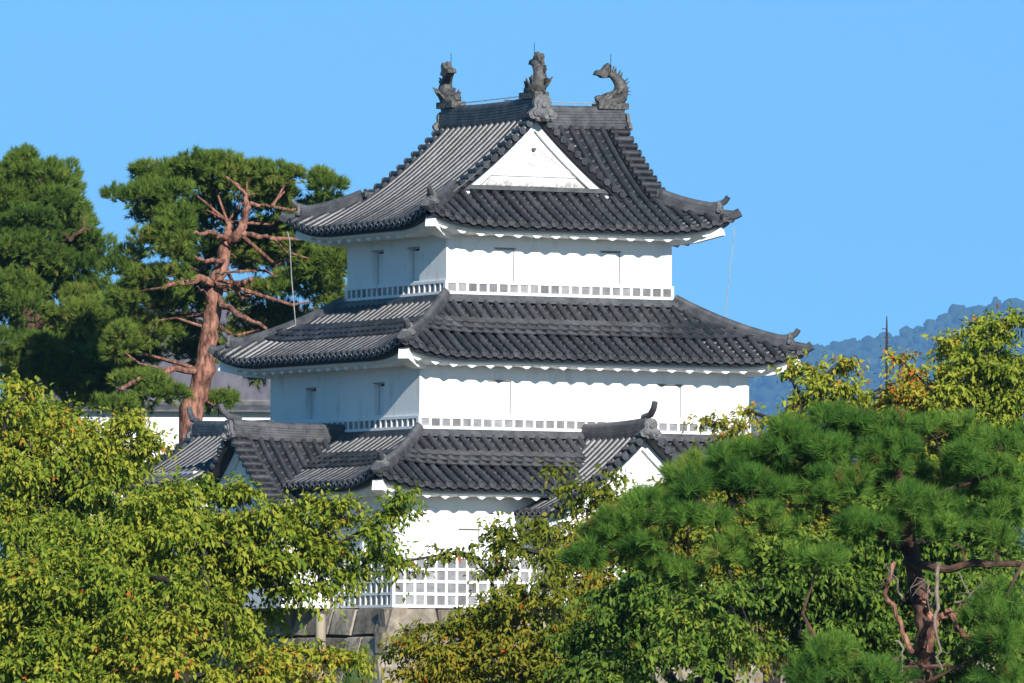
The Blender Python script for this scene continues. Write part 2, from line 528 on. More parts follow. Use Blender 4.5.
def wall_storey(hw, hd, z0, z1, holes, depth=.22):
    """Four plastered walls with real window openings. holes: (face, a0, a1, z0, z1)."""
    mb = MB()
    for face in 'frbl':
        hs_ = [h for h in holes if h[0] == face]
        half = hw if face in 'fb' else hd
        def pt(a, z, inn=0.0):
            if face == 'f': return (a, -hd + inn, z)
            if face == 'b': return (a, hd - inn, z)
            if face == 'l': return (-hw + inn, a, z)
            return (hw - inn, a, z)
        A = sorted({-half, half, *[h[1] for h in hs_], *[h[2] for h in hs_]})
        Z = sorted({z0, z1, *[h[3] for h in hs_], *[h[4] for h in hs_]})
        for a, b in zip(A, A[1:]):
            for c, d in zip(Z, Z[1:]):
                if any(h[1] - 1e-6 <= a and b <= h[2] + 1e-6 and h[3] - 1e-6 <= c and d <= h[4] + 1e-6 for h in hs_): continue
                mb.poly([pt(a, c), pt(b, c), pt(b, d), pt(a, d)])
        for h in hs_:
            _, a, b, c, d = h[:5]
            dp = h[5] if len(h) > 5 else depth
            for q in (((a, c), (a, d)), ((b, c), (b, d)), ((a, c), (b, c)), ((a, d), (b, d))):
                mb.poly([pt(*q[0]), pt(*q[1]), pt(*q[1], dp), pt(*q[0], dp)])
    o = mb.build('wall', M['plaster'], T, smooth=0)
    for h in holes:
        face, a, b, c, d = h[:5]
        dp = h[5] if len(h) > 5 else depth
        fr, sh, ln = MB(), MB(), MB()
        half = hw if face in 'fb' else hd
        def bx(m, a0, a1, zz0, zz1, i0, i1):
            if face == 'f': m.box2((a0, -hd + i0, zz0), (a1, -hd + i1, zz1))
            else: m.box2((-hw + i0, a0, zz0), (-hw + i1, a1, zz1))
        # shutter leaf with a thin dark rebate above and beside it
        bx(sh, a + (.03 if face == 'l' else .002), b - .04 if face == 'l' else b - .026, c + (.012 if face == 'l' else .012), d - (.05 if face == 'l' else .02), dp - .06 if face == 'l' else .004, dp + .05)
        bx(fr, a, b, c - .0, d + .0, dp + .03, dp + .09)
        wdw = fr.build('window', M['groove'] if face == 'f' else M['board'], T, smooth=0)
        sh.build('shutter', M['plaster'], wdw, smooth=0)
        bx(ln, a - (.03 if face == 'f' else 0), b + (.03 if face == 'f' else 0), d + .004, d + .028, -.02, .03)
        ln.build('lintel', M['groove'], wdw, smooth=0)
    return o

def namako(hw, hd, z0, rows, rh, bar=.062, pitch=.288):
    """Band of square grey tiles between raised white plaster joints, round all four walls."""
    tl, wh = MB(), MB()
    for face in 'frbl':
        half = hw if face in 'fb' else hd
        off = hd if face in 'fb' else hw
        sg = -1 if face in 'fl' else 1
        def bx(m, a0, a1, za, zb, p0, p1):
            lo, hi = sorted((sg * (off + p0), sg * (off + p1)))
            if face in 'fb': m.box2((a0, lo, za), (a1, hi, zb))
            else: m.box2((lo, a0, za), (hi, a1, zb))
        n = int(round(2 * half / pitch)); pw = 2 * half / n
        for r in range(rows):
            za = z0 + r * rh
            for i in range(n):
                tl.rnd = rng.uniform(.15, .95)
                bx(tl, -half + i * pw + .005, -half + (i + 1) * pw - .005, za + .01, za + rh, -.02, .012)
            for i in range(1, n):
                xx = -half + i * pw + (rng.uniform(-.004, .004))
                bx(wh, xx - bar / 2, xx + bar / 2, za + bar * .4, za + rh - bar * .2, -.02, .036)
        ex = .040
        e1 = half + ex if face in 'fb' else half - .02
        for r in range(rows + 1):
            za = z0 + r * rh
            bx(wh, -e1, e1, za - bar * .55, za + bar * .55, -.02, .041)
        if face in 'fb':
            for sgn in (-1, 1):
                c0, c1 = sorted((sgn * (half - .03), sgn * (half + ex + .002)))
                bx(wh, c0, c1, z0 - bar * .5, z0 + rows * rh + bar * .5, -.09, .043)
    o = wh.build('tile_band_joints', M['plaster'], T, smooth=0)
    tl.build('wall_tiles', M['namako'], o, smooth=0)

# storeys
wall_storey(HW[0], HD[0], 0, 3.0, [('f', -4.23, -3.67, 1.38, 1.91, .03), ('l', -4.49, -3.81, 1.36, 1.93)])
wall_storey(HW[1], HD[1], 4.2, 6.15, [('f', -2.74, -2.09, 4.79, 5.6, .03), ('f', 2.04, 2.68, 4.79, 5.6, .03), ('l', 1.52, 2.08, 4.78, 5.53), ('l', -2.2, -1.62, 4.78, 5.55)])
wall_storey(HW[2], HD[2], 7.6, 9.45, [('f', -1.81, -1.275, 8.14, 8.93, .03), ('f', 1.165, 1.70, 8.14, 8.93, .03), ('l', .69, 1.3, 8.15, 8.97), ('l', -1.25, -.61, 8.15, 8.97)])
namako(HW[0], HD[0], .03, 4, .30)
namako(HW[1], HD[1], 4.43, 1, .255)
namako(HW[2], HD[2], 7.815, 1, .27)
z3, z2, z1 = 2.96, 6.21, 9.50
r3, mk3 = hip_tier('lower_roof', z3, 1.37, HW[0], HD[0], HW[1], HD[1])
eaves(z3, HW[0], HD[0], .30, r3)
r2, mk2 = hip_tier('middle_roof', z2, 1.50, HW[1], HD[1], HW[2], HD[2])
eaves(z2, HW[1], HD[1], .30, r2)

# ---------------------------------------------------------------- top roof: one long ridge, and a second one meeting it
EV1 = 1.10
UE, DE = HW[2] + EV1, HD[2] + EV1
UA = -.5                      # the long ridge runs front to back here
RUN = UE + UA                 # 3.85
def zp(r): return .45 * r + .076 * r * r
HT = zp(RUN)
DG, DV = 2.2, 2.50            # gable wall and verge, front and back
UG, UV = 2.75, 3.2            # gable wall and verge, right
LIFT1 = .34
def lift1(q, r, h):
    k = max(0.0, 1 - max(q, 0) / 1.9) ** 2.2
    return k * max(0.0, 1 - r / 1.7) ** 2
top = MB()
def P_front(sign):
    def P(x, r):
        k = lift1((UE - abs(x)) - r, r, 0)
        return Vector((x, sign * (-(DE + .07 * k) + r), z1 + zp(r) + LIFT1 * k))
    return P
def P_side(sign):
    def P(x, r):
        k = lift1((DE - abs(x)) - r, r, 0)
        return Vector((sign * (-(UE + .07 * k) + r), x, z1 + zp(r) + LIFT1 * k))
    return P
def colset(half, inset=.06):
    n = int(half * 2 / PITCH)
    return [(i - (n - 1) / 2) * (2 * half - 2 * inset) / n for i in range(n)]
RG = DE - DG
for sign in (1, -1):
    P = P_front(sign)
    tile_strip_faces(top, P, colset(UE), lambda x: 0.0,
                     lambda x: max(0.0, min(RG, UE - abs(x)) if x < UV - .05 else UE - abs(x)) if x < UA + RUN - RG + 0.2 or x >= UV - .05 else RG, (0, -sign, 0))
    cu = [x for x in colset(UE) if UA + .1 < x < UV - .05]
    tile_strip_faces(top, P, cu, lambda x: max(RG - .001, RUN - (x - UA)) if x < UV else RG, lambda x: DE if x <= UV - .02 else max(RG, RG), (0, -sign, 0), disc=False)
# left slope, full height between the two verges
P = P_side(1)
tile_strip_faces(top, P, colset(DE), lambda x: 0.0, lambda x: RUN if abs(x) <= DV - .04 else max(0.0, min(RUN, DE - abs(x))), (-1, 0, 0))
# right skirt
P = P_side(-1)
tile_strip_faces(top, P, colset(DE), lambda x: 0.0, lambda x: max(0.0, min(UE - UG, DE - abs(x))), (1, 0, 0))
# inner slopes of the long ridge, down to the valleys
for sign in (1, -1):
    def P(x, r): return Vector((UA + (RUN - r), sign * x, z1 + zp(r)))
    cs = [-DV + .12 + PITCH * i for i in range(9)]
    tile_strip_faces(top, P, cs, lambda x: max(RG - .25, min(RUN, x + DE)), lambda x: RUN, (1, 0, 0), disc=False, ext=.1)
rt = top.build('upper_roof', M['tile'], T)
eaves(z1, HW[2], HD[2], LIFT1, rt, EV1)

# gables: white wall, raised border, crest, dark verge board, round verge tiles
def gable(o, ax, out, half, prof, zb, wall_in, verge_out, parent, ornament=True, n_steps=11, drop=0.0, roll_len=.42, mat='plaster_worn'):
    """o: point under the ridge on the verge plane's wall side at z=0 ; ax: unit across ; out: unit outwards.
       prof(s): roof height at sideways distance s from the ridge ; zb: foot height of the white wall."""
    o, ax, out = Vector(o), Vector(ax), Vector(out)
    wall, brd, orn, vb, vr = MB(), MB(), MB(), MB(), MB()
    Z = Vector((0, 0, 1))
    ss = [half * k / 16 for k in range(17)]
    def topz(s): return prof(s)
    pts = [(s, topz(s) - .10) for s in ss if topz(s) - .10 > zb]
    outl = [(-s, z) for s, z in reversed(pts)] + [(s, z) for s, z in pts[1:]] + [(pts[-1][0], zb - .15), (-pts[-1][0], zb - .15)]
    wall.prism(outl, o - out * .12, ax, Z, .10 if ax.cross(Z).dot(out) > 0 else -.10)
    g = wall.build('gable_wall', M[mat], parent, smooth=0)
    # white bargeboard following the slope, standing in front of the wall
    for sg in (-1, 1):
        rows = []
        for s in ss:
            z = topz(s) - .06
            c = o + ax * sg * s
            rows.append([c + Z * (z - .30) + out * .0, c + Z * (z - .30) + out * .09, c + Z * (z - .04) + out * .09, c + Z * (z - .04)])
        brd.grid(rows, close=True)
    brd.build('bargeboard', M['plaster'], g, smooth=30)
    for sg in (-1, 1):
        rows = []
        for s in ss + [half + .12]:
            z = topz(min(s, half)) - (.0 if s <= half else .03)
            c = o + ax * sg * s
            rows.append([c + Z * (z - .09) + out * .02, c + Z * (z - .09) + out * (verge_out - .05), c + Z * (z + .0) + out * (verge_out), c + Z * (z + .0) + out * .02])
        vb.grid(rows, close=True)
    vb.build('verge_board', M['board'], g, smooth=30)
    if ornament:
        zt = topz(0)
        hgt = zt - zb
        # incised triangle and carved crest of the plaster
        for a0, b0, a1, b1 in ((-.62, .16, .62, .16), (-.62, .16, -.04, .56), (.62, .16, .04, .56)):
            p0 = o + ax * (a0 * half * .86) + Z * (zb + b0 * hgt); p1 = o + ax * (a1 * half * .86) + Z * (zb + b1 * hgt)
            orn.tube([p0, p1], .017, 5)
        c = o + Z * (zb + .40 * hgt)
        ringp = [c + (ax * math.cos(t) + Z * math.sin(t)) * .14 for t in np.linspace(0, 2 * math.pi, 17)]
        orn.tube(ringp, .025, 5, cap=False)
        for sg in (-1, 1):
            for k in range(4):
                cc = c + ax * sg * (.2 + .12 * k) + Z * (.07 - .06 * k)
                orn.tube([cc + (ax * math.cos(t) + Z * math.sin(t)) * (.07 - .008 * k) for t in np.linspace(0, math.pi, 7)], .02, 5)
        orn.build('plaster_relief', M['plaster'], g)
        st = MB()
        p = o + Z * (zb + .53 * hgt)
        st.tube([p, p + out * .07], [.06, .045], 6)
        st.build('boss', M['ornament'], g)
    # verge rolls, one behind the other down the slope
    for sg in (-1, 1):
        L0 = 0.0; s = .10
        while s < half + .05:
            z = topz(min(s, half))
            c = o + ax * sg * s + Z * (z + .085)
            vr.rnd = rng.uniform(0, 1)
            slope = (topz(max(0, s - .05)) - topz(s)) / .05 if s < half else .5
            a, b = c + out * (verge_out + .05), c - out * (roll_len - verge_out)
            vr.tube([b, a - out * .06, a - out * .05, a], [.078, .078, .092, .092], 12)
            vr.tube([a - out * .01, a + out * .012], [.056, .048], 10)
            s += .27 / math.sqrt(1 + slope * slope)
        rows = [[o + ax * sg * s_ + Z * (topz(s_) + .02) + out * verge_out, o + ax * sg * s_ + Z * (topz(s_) + .02) - out * (roll_len - verge_out)] for s_ in ss]
        vr.grid(rows)
    vr.build('verge_tiles', M['tile'], g)
    return g
profA = lambda s: z1 + zp(RUN - s)
HB = RUN - RG + .02
for sg in (1, -1):
    gable((UA, -sg * DG, 0), (1, 0, 0), (0, -sg, 0), HB + .12, profA, z1 + zp(RG) + .10, 0, DV - DG, rt, mat='gable_stained')
profB = lambda s: z1 + zp(DE - s)
gable((UG, 0, 0), (0, 1, 0), (1, 0, 0), DE - (UE - UG) + .2, profB, z1 + zp(UE - UG) + .08, 0, UV - UG, rt, roll_len=.5)
# little sill course below the gables
for sg in (1, -1):
    s_ = MB(); s_.box2((UA - HB - .25, min(-sg * (DG + .2), -sg * (DG - .05)), z1 + zp(RG) + .0), (UA + HB + .25, max(-sg * (DG + .2), -sg * (DG - .05)), z1 + zp(RG) + .11))
    s_.build('gable_sill', M['ridge'], rt, smooth=0)

# ridges
zt = z1 + HT
rd = MB()
path = [Vector((UA, y, zt - .06 + .10 * (abs(y) / 2.7) ** 2.5)) for y in np.linspace(-2.52, 2.52, 13)]
rd.sweep(path, layered(.36, .42, .09, 6))
rd.build('main_ridge', M['ridge'], rt)
rd = MB()
path = [Vector((x, 0, zt - .07 + .06 * (max(0, x) / 3.2) ** 2.5)) for x in np.linspace(UA + .18, UV + .02, 10)]
rd.sweep(path, layered(.36, .42, .09, 6))
rd.build('cross_ridge', M['ridge'], rt)
# low safety rail of wire along the ridges
wr = MB()
for a, b in (((UA, -2.1), (UA, 2.2)), ((UA + .3, 0), (2.7, 0))):
    a, b = Vector((*a, zt + .53)), Vector((*b, zt + .53))
    wr.tube([a, b], .012, 4)
    for k in range(8):
        p = a.lerp(b, k / 7); wr.tube([p - Vector((0, 0, .12)), p], .012, 4)
wr.build('ridge_wire', M['cable'], rt, smooth=0)
for c, o, s in (((UA, -2.62, zt + .02), (0, -1, 0), .80), ((UA, 2.60, zt - .02), (0, 1, 0), .62), ((UV + .1, 0, zt - .02), (1, 0, 0), .55)):
    m = MB(); end_plaque(m, c, o, s); m.build('ridge_end_tile', M['ornament_pale'], rt)

# hip ridges of the top roof
for sx in (-1, 1):
    for sy in (-1, 1):
        rmax = (DE - DV + .12) if sx < 0 else (UE - UV + .25)
        def hp(r):
            k = lift1(0, r, 0)
            return Vector((sx * (UE - r + .05 * k), sy * (DE - r + .05 * k), z1 + zp(r) + LIFT1 * k))
        dirn = Vector((sx, sy, 0)).normalized()
        hr = MB()
        pth = [hp(r) + Vector((0, 0, .05)) for r in np.linspace(rmax, .30, 9)]
        hr.sweep(pth, layered(.28, .19, .08, 4))
        pth = [hp(r) + Vector((0, 0, .02)) for r in np.linspace(.5, 0, 5)] + [hp(0) + dirn * .14 + Vector((0, 0, .09))]
        hr.sweep(pth, layered(.24, .06, .085, 2))
        e = hp(.30) + Vector((0, 0, .25))
        hr.tube([e - dirn * .2, e + dirn * .05 + Vector((0, 0, .03)), e + dirn * .2 + Vector((0, 0, .11)), e + dirn * .28 + Vector((0, 0, .22))], [.085, .085, .075, .07], 8)
        pq = MB(); end_plaque(pq, hp(.26) + Vector((0, 0, .13)), dirn, .42); pq.build('ridge_end_tile', M['ornament_pale'], rt)
        end_plaque(hr, hp(rmax + .02) + Vector((0, 0, .12)), -dirn, .3)
        hr.build('hip_ridge', M['ridge'], rt)

# fish ornaments
def shachi(c, inward):
    inward = Vector(inward); Z = Vector((0, 0, 1)); sd = Z.cross(inward)
    root = MB()
    C = Vector(c)
    FS = .88
    P2 = lambda a, z: C + inward * a * FS + Z * z * FS
    ctrl = [(.46, .12, .10), (.34, .15, .19), (.14, .18, .25), (-.08, .22, .27), (-.24, .36, .25), (-.29, .54, .21), (-.24, .71, .17), (-.11, .85, .135), (.02, .94, .105), (.10, .97, .08)]
    root.tube([P2(a, z) for a, z, r in ctrl], [r * FS for a, z, r in ctrl], 10)
    # jaw, snout and eyes
    root.tube([P2(.28, .10), P2(.46, .03)], [.13, .07], 8)
    root.tube([P2(.30, .22), P2(.50, .24), P2(.54, .30)], [.12, .09, .04], 8)
    for k in (-1, 1):
        root.tube([P2(.22, .30) + sd * .10 * k, P2(.24, .33) + sd * .17 * k], [.06, .03], 8)
    # base block
    root.box((C + Z * .03 + inward * .05), (.40 if abs(inward.x) < .5 else .85, .85 if abs(inward.x) < .5 else .40, .16))
    body = root.build('roof_fish', M['ornament'], rt)
    fin = MB()
    # back spines along the outer side
    for (a, z, r), (a2, z2_, r2_) in zip(ctrl[3:], ctrl[4:]):
        t = Vector((a2 - a, 0, z2_ - z)).normalized()
        no = (-t.z, t.x)
        m = ((a + a2) / 2, (z + z2_) / 2)
        for q in (.25, .75):
            bx_, bz = a + (a2 - a) * q, z + (z2_ - z) * q
            rr = r * .9
            tip = (bx_ + no[0] * (rr + .15) + t.x * .10, bz + no[1] * (rr + .15) + t.z * .10)
            b0 = (bx_ + no[0] * rr * .6 - t.x * .05, bz + no[1] * rr * .6 - t.z * .05); b1 = (bx_ + no[0] * rr * .6 + t.x * .05, bz + no[1] * rr * .6 + t.z * .05)
            fin.prism([(p_[0] * FS, p_[1] * FS) for p_ in (b0, b1, tip)], C - sd * .025, inward, Z, .05)
    fin.build('back_spines', M['ornament'], body, smooth=0)
    fin = MB()
    # fan tail
    tail = [(-.04, .90), (.02, 1.02), (.0, 1.16), (.08, 1.24), (.16, 1.13), (.22, 1.06), (.34, 1.05), (.40, .94), (.28, .92), (.20, .86), (.08, .86)]
    tail = [((.04 + (a - .04) * 1.35) * FS, (.94 + (z - .94) * 1.15) * FS) for a, z in tail]
    fin.prism(tail, C - sd * .05, inward, Z, .10)
    fin.prism([(a * .9 + .01, z * .9 + .08) for a, z in tail], C - sd * .09, inward, Z, .18)
    fin.build('tail_fin', M['ornament'], body, smooth=0)
    # side fins
    for k in (-1, 1):
        fin = MB()
        o_ = P2(.02, .22) + sd * .2 * k
        ay = (Z * .8 - inward * .3 + sd * .5 * k).normalized()
        fin.prism([(-.1, 0), (.12, 0), (.06, .22), (-.02, .16), (-.08, .30), (-.14, .14)], o_, inward, ay, .04)
        o_ = P2(-.18, .35) + sd * .18 * k
        fin.prism([(-.08, 0), (.08, 0), (.02, .2), (-.04, .12), (-.10, .24)], o_, inward, ay, .04)
        fin.build('side_fin', M['ornament'], body, smooth=0)
    rodm = MB(); p = P2(.05, 1.05)
    rodm.tube([p, p + Z * .42], .009, 4)
    rodm.build('lightning_rod', M['board'], body, smooth=0)
shachi((UA, -2.27, zt + .48), (0, 1, 0))
shachi((UA, 2.27, zt + .48), (0, -1, 0))
shachi((UV - .28, 0, zt + .45), (-1, 0, 0))

# ---------------------------------------------------------------- gabled bays of the ground storey
def bay(front):
    """A projecting bay with its own gable roof, on the sunlit front or on the shaded left face."""
    inner, wallp, outp, verge = (HD[1], HD[0], HD[0] + 1.45, HD[0] + 1.9) if front else (HW[1], HW[0], HW[0] + 1.35, HW[0] + 1.75)
    zpk, half, wh = 4.26, 2.7, 2.1
    def bz(r): return .50 * r + .090 * r * r
    H = bz(half)
    def loc(x, y, z): return Vector((x, -y, z)) if front else Vector((-y, -x, z))   # y = outward distance from the middle of the turret
    wl = MB()
    for xx in (-wh, wh):
        wl.poly([loc(xx, wallp - .1, 0), loc(xx, outp, 0), loc(xx, outp, zpk - H + .4), loc(xx, wallp - .1, zpk - H + .4)])
    wl.poly([loc(-wh, outp, 0), loc(wh, outp, 0), loc(wh, outp, zpk - H + .5), loc(-wh, outp, zpk - H + .5)])
    b = wl.build('bay', M['plaster'], T, smooth=0)
    rf = MB()
    for sg in (-1, 1):
        def P(x, r): return loc(sg * (half - r), x, zpk - H + bz(r) + .05 * max(0, 1 - r / .8))
        n = int((verge - inner) / PITCH)
        cols = [verge - .2 - PITCH * i for i in range(n)]
        def r0(x): return 0.0 if x > wallp + .2 else 0.0
        tile_strip_faces(rf, P, cols, r0, lambda x: half, loc(sg, 0, 0), ext=.13)
    ro = rf.build('bay_roof', M['tile'], b)
    for sg in (-1, 1):
        ed = MB()
        ed.grid([[loc(sg * (half - .02), y, zpk - H + .05 + dz) for y in (wallp, verge)] for dz in (0, -.1)])
        ed.grid([[loc(sg * (half - .05 - d), y, zpk - H - .05 - dz) for y in (wallp, verge - .1)] for d, dz in ((0, 0), (.1, .0), (half - wh, -.12))])
        ed.build('eave_board', M['board'], b, smooth=0)
    for sg in (-1, 1):
        so = MB()
        a, c = loc(sg * (half - .15), wallp - .2, zpk - H - .2), loc(sg * wh * .98, verge - .35, zpk - H - .04)
        so.box2([min(p, q) for p, q in zip(a, c)], [max(p, q) for p, q in zip(a, c)])
        so.build('plastered_soffit', M['plaster'], b, smooth=0)
    rg = MB()
    rg.sweep([loc(0, y, zpk - .05 + .09 * ((y - inner) / 3.2) ** 3) for y in np.linspace(inner - .02, verge - .05, 10)], layered(.32, .30, .09, 5))
    e = loc(0, verge - .05, zpk + .42); od = loc(0, 1, 0)
    rg.tube([e - od * .25, e + od * .1 + Vector((0, 0, .06)), e + od * .25 + Vector((0, 0, .2)), e + od * .32 + Vector((0, 0, .36))], [.085, .085, .08, .075], 8)
    rg.build('bay_ridge', M['ridge'], b)
    pl = MB(); end_plaque(pl, loc(0, verge + .02, zpk + .02), od, .6); pl.build('ridge_end_tile', M['ornament_pale'], b)
    og = loc(0, outp + .01, 0)
    ax = (1, 0, 0) if front else (0, -1, 0)
    gable(og, ax, od, half - .1, lambda s: zpk - H + bz(half - s), zpk - H + .25, 0, verge - outp, b, ornament=False, mat='plaster')
    return b
bay(True)
bay(False)

# low wing behind the left bay, its tiled slope facing left
def wing():
    d0, d1, u0, run, runr = 1.2, 5.25, -6.07, 2.3, 1.0
    zr = 4.42
    wl = MB()
    wl.box2((u0 - run + .5, d0 + .6, 0), (u0 + runr, d1 - .35, zr - 1.0))
    b = wl.build('side_wing', M['plaster'], T, smooth=0)
    rf = MB()
    def bz(r): return .50 * r + .05 * r * r
    cs = [d1 - .1 - PITCH * i for i in range(int((d1 - d0) / PITCH))]
    for sg in (-1, 1):
        def P(x, r): return Vector((u0 + sg * (run - r), x, zr - bz(run) + bz(r) + .05 * max(0, 1 - r / .8)))
        tile_strip_faces(rf, P, cs, lambda x: 0.0 if sg < 0 else run - runr, lambda x: run, (sg, 0, 0), ext=.1)
    rf.build('wing_roof', M['tile'], b)
    ed = MB()
    ed.grid([[(u0 - run + o, y, zr - bz(run) + z) for y in (d0, d1)] for o, z in ((.01, .06), (.01, -.05), (.06, -.11), (.4, -.12))])
    ed.build('eave_board', M['board'], b, smooth=0)
    rg = MB()
    rg.sweep([Vector((u0, y, zr - .05 + .08 * ((y - d0) / 4) ** 2)) for y in np.linspace(d0 - .1, d1 + .05, 8)], layered(.32, .26, .09, 4))
    e = Vector((u0, d1, zr + .36))
    rg.tube([e, e + Vector((0, .25, .05)), e + Vector((0, .42, .2)), e + Vector((0, .5, .36))], [.085, .085, .08, .07], 8)
    rg.build('wing_ridge', M['ridge'], b)
    pl = MB(); end_plaque(pl, (u0, d1 + .08, zr), (0, 1, 0), .55); pl.build('ridge_end_tile', M['ornament_pale'], b)
    gable((u0, d1 - .35, 0), (1, 0, 0), (0, 1, 0), run - .1, lambda s: zr - bz(run) + bz(run - s), zr - bz(run) + .2, 0, .35, b, ornament=False, mat='plaster')
wing()

# lightning cables hanging from the corners of the top roof
for (a, b) in (((4.34, -3.75, 9.6), (4.30, -3.4, 7.28)), ((-4.32, 3.75, 9.55), (-4.2, 3.5, 7.2))):
    c = MB()
    a, b = Vector(a), Vector(b)
    c.tube([a, a.lerp(b, .1) + Vector((.04, 0, 0)), a.lerp(b, .5), a.lerp(b, .9), b, b + Vector((.25 if b.x > 0 else -.25, 0, -.12))], .012, 5)
    c.build('lightning_cable', M['cable'], T)

# ================================================================== stone base under the turret
sb = empty('stone_base', (-0.0875, 0, 0), YAW, 'tan fitted stone block wall under the white turret', 'stone wall')
for nm, isf in (('sunlit_face', True), ('shaded_face', False)):
    m = MB()
    half = HW[0] + .35 if isf else HD[0] + .35
    off = HD[0] + .12 if isf else HW[0] + .12
    z = 0.0; row = 0
    while z > -5.6:
        h = rng.uniform(.55, .8)
        x = -half - .3 * (-z) * .9 - (.0 if row % 2 else .0)
        lim = half + 14 if isf else half + 8
        first = True
        while x < lim:
            wd = rng.uniform(.7, 1.5) if not first else (1.5 if (row % 2 == 0) == isf else .75)
            first = False
            gp = .018
            m.rnd = rng.uniform(.25, .9)
            bul = rng.uniform(.02, .07)
            def pp(a, zz, o):
                bat = .26 * (-zz) + .02 * zz * zz * .4
                q = off + bat + o
                return Vector((a, -q, zz)) if isf else Vector((-q, -(-a), zz))
            a0, a1, zt_, zb_ = x + gp, x + wd - gp, z - gp, z - h + gp
            j = lambda: rng.uniform(-.03, .03)
            c4 = [(a0 + j(), zb_ + j()), (a1 + j(), zb_ + j()), (a1 + j(), zt_ + min(0, j())), (a0 + j(), zt_ + min(0, j()))]
            cx_, cz_ = sum(p[0] for p in c4) / 4, sum(p[1] for p in c4) / 4
            ring = lambda k, o: [pp(cx_ + (a - cx_) * k, cz_ + (b - cz_) * k, o) for a, b in c4]
            bs = m.grid([ring(1, -.35), ring(1, -.03), ring(.93, bul * .8), ring(.6, bul)], close=True)
            m.f.append(tuple(bs[-1] + k for k in range(4)))
            x += wd
        z -= h; row += 1
    m.build(nm, M['stone'], sb, smooth=25)

# ================================================================== FAR SETTING
def vnoise(x, y, seed=0):
    """smooth value noise for numpy arrays"""
    r_ = np.random.default_rng(seed); tb = r_.random((256, 256))
    xi, yi = np.floor(x).astype(int), np.floor(y).astype(int)
    fx, fy = x - xi, y - yi
    fx, fy = fx * fx * (3 - 2 * fx), fy * fy * (3 - 2 * fy)
    g_ = lambda a, b: tb[a % 256, b % 256]
    return (g_(xi, yi) * (1 - fx) + g_(xi + 1, yi) * fx) * (1 - fy) + (g_(xi, yi + 1) * (1 - fx) + g_(xi + 1, yi + 1) * fx) * fy

HILLY = 16000.0
def crest(X):
    """height of the far hill's crest along X, metres"""
    k = (HILLY + DIST) / F
    px = X / k + 512
    py = np.interp(px, [-400, 400, 640, 760, 810, 850, 880, 905, 930, 955, 985, 1005, 1030, 1100, 1300, 1700], [560, 520, 420, 362, 343, 340, 338, 330, 319, 310, 301, 302, 304, 300, 330, 480])
    return ZC + (HY - py) * k
def hill():
    nx, ny = 260, 60
    X = np.linspace(-3400, 3700, nx); Yv = np.linspace(-4600, 700, ny)
    XX, YY = np.meshgrid(X, Yv)
    prof = np.where(YY < 0, np.clip(1 + YY / 4600, 0, 1) ** 1.25, np.clip(1 - YY / 3200, 0, 1) ** 1.2)
    c = crest(XX)
    n1 = vnoise(XX / 340 + 40, YY / 440 + 40, 3) - .5; n2 = vnoise(XX / 107 + 9, YY / 125 + 80, 5) - .5
    Z = -5 + (c + 5 - 6) * prof + (n1 * 125 + n2 * 40) * np.sin(np.pi * np.clip(prof, 0, 1)) ** .8 * (prof < .999)
    V = np.stack([XX, YY + HILLY, Z], -1).reshape(-1, 3)
    i = np.arange(nx * ny).reshape(ny, nx)
    Fc = np.stack([i[:-1, :-1], i[:-1, 1:], i[1:, 1:], i[1:, :-1]], -1).reshape(-1, 4)
    o = np_mesh('hill', V, Fc, np.zeros(len(V)), M['hill'])
    o.data.polygons.foreach_set('use_smooth', [True] * len(o.data.polygons))
    tag(o, kind='structure')
    # wooded crest and slopes: crowns too many and too far to count
    import bmesh
    bm = bmesh.new(); bmesh.ops.create_icosphere(bm, subdivisions=2, radius=1.0)
    bv = np.array([v.co[:] for v in bm.verts]); bf = np.array([[v.index for v in f.verts] for f in bm.faces]); bm.free()
    r_ = np.random.default_rng(11); VV, FF = [], []
    n = 0
    def crown(x, y, z, h, wd):
        nonlocal n
        v = bv * (1 + (r_.random((len(bv), 1)) - .5) * .5) * np.array([wd, wd, h * .5]) + np.array([x, y, z + h * .45])
        VV.append(v); FF.append(bf + n); n += len(bv)
    for _ in range(5200):
        x = r_.uniform(180, 1600); t = abs(r_.normal(0, .04)) if r_.random() < .5 else r_.uniform(0, .8)
        y = -4600 * t
        z = -5 + (crest(x) + 5 - 6) * (1 - t) ** 1.25
        h = r_.uniform(7, 15) if r_.random() < .93 else r_.uniform(16, 28)
        crown(x, HILLY + y, z - 4.5, h, h * r_.uniform(.38, .7))
    o = np_mesh('far_wood', np.concatenate(VV), np.concatenate(FF), np.zeros(n), M['far_tree'])
    tag(o, 'blue hazed wood covering the far hill on the right', 'wood', kind='stuff')
hill()

# the raised castle ground behind the stone base
tr = MB()
q = [(-60, 12), (40, 12), (160, 60), (160, 300), (-160, 300), (-160, 30)]
tr.prism(q, (0, 0, -5.1), (1, 0, 0), (0, 1, 0), 5.0)
tag(tr.build('castle_terrace', M['ground'], smooth=0), kind='structure')

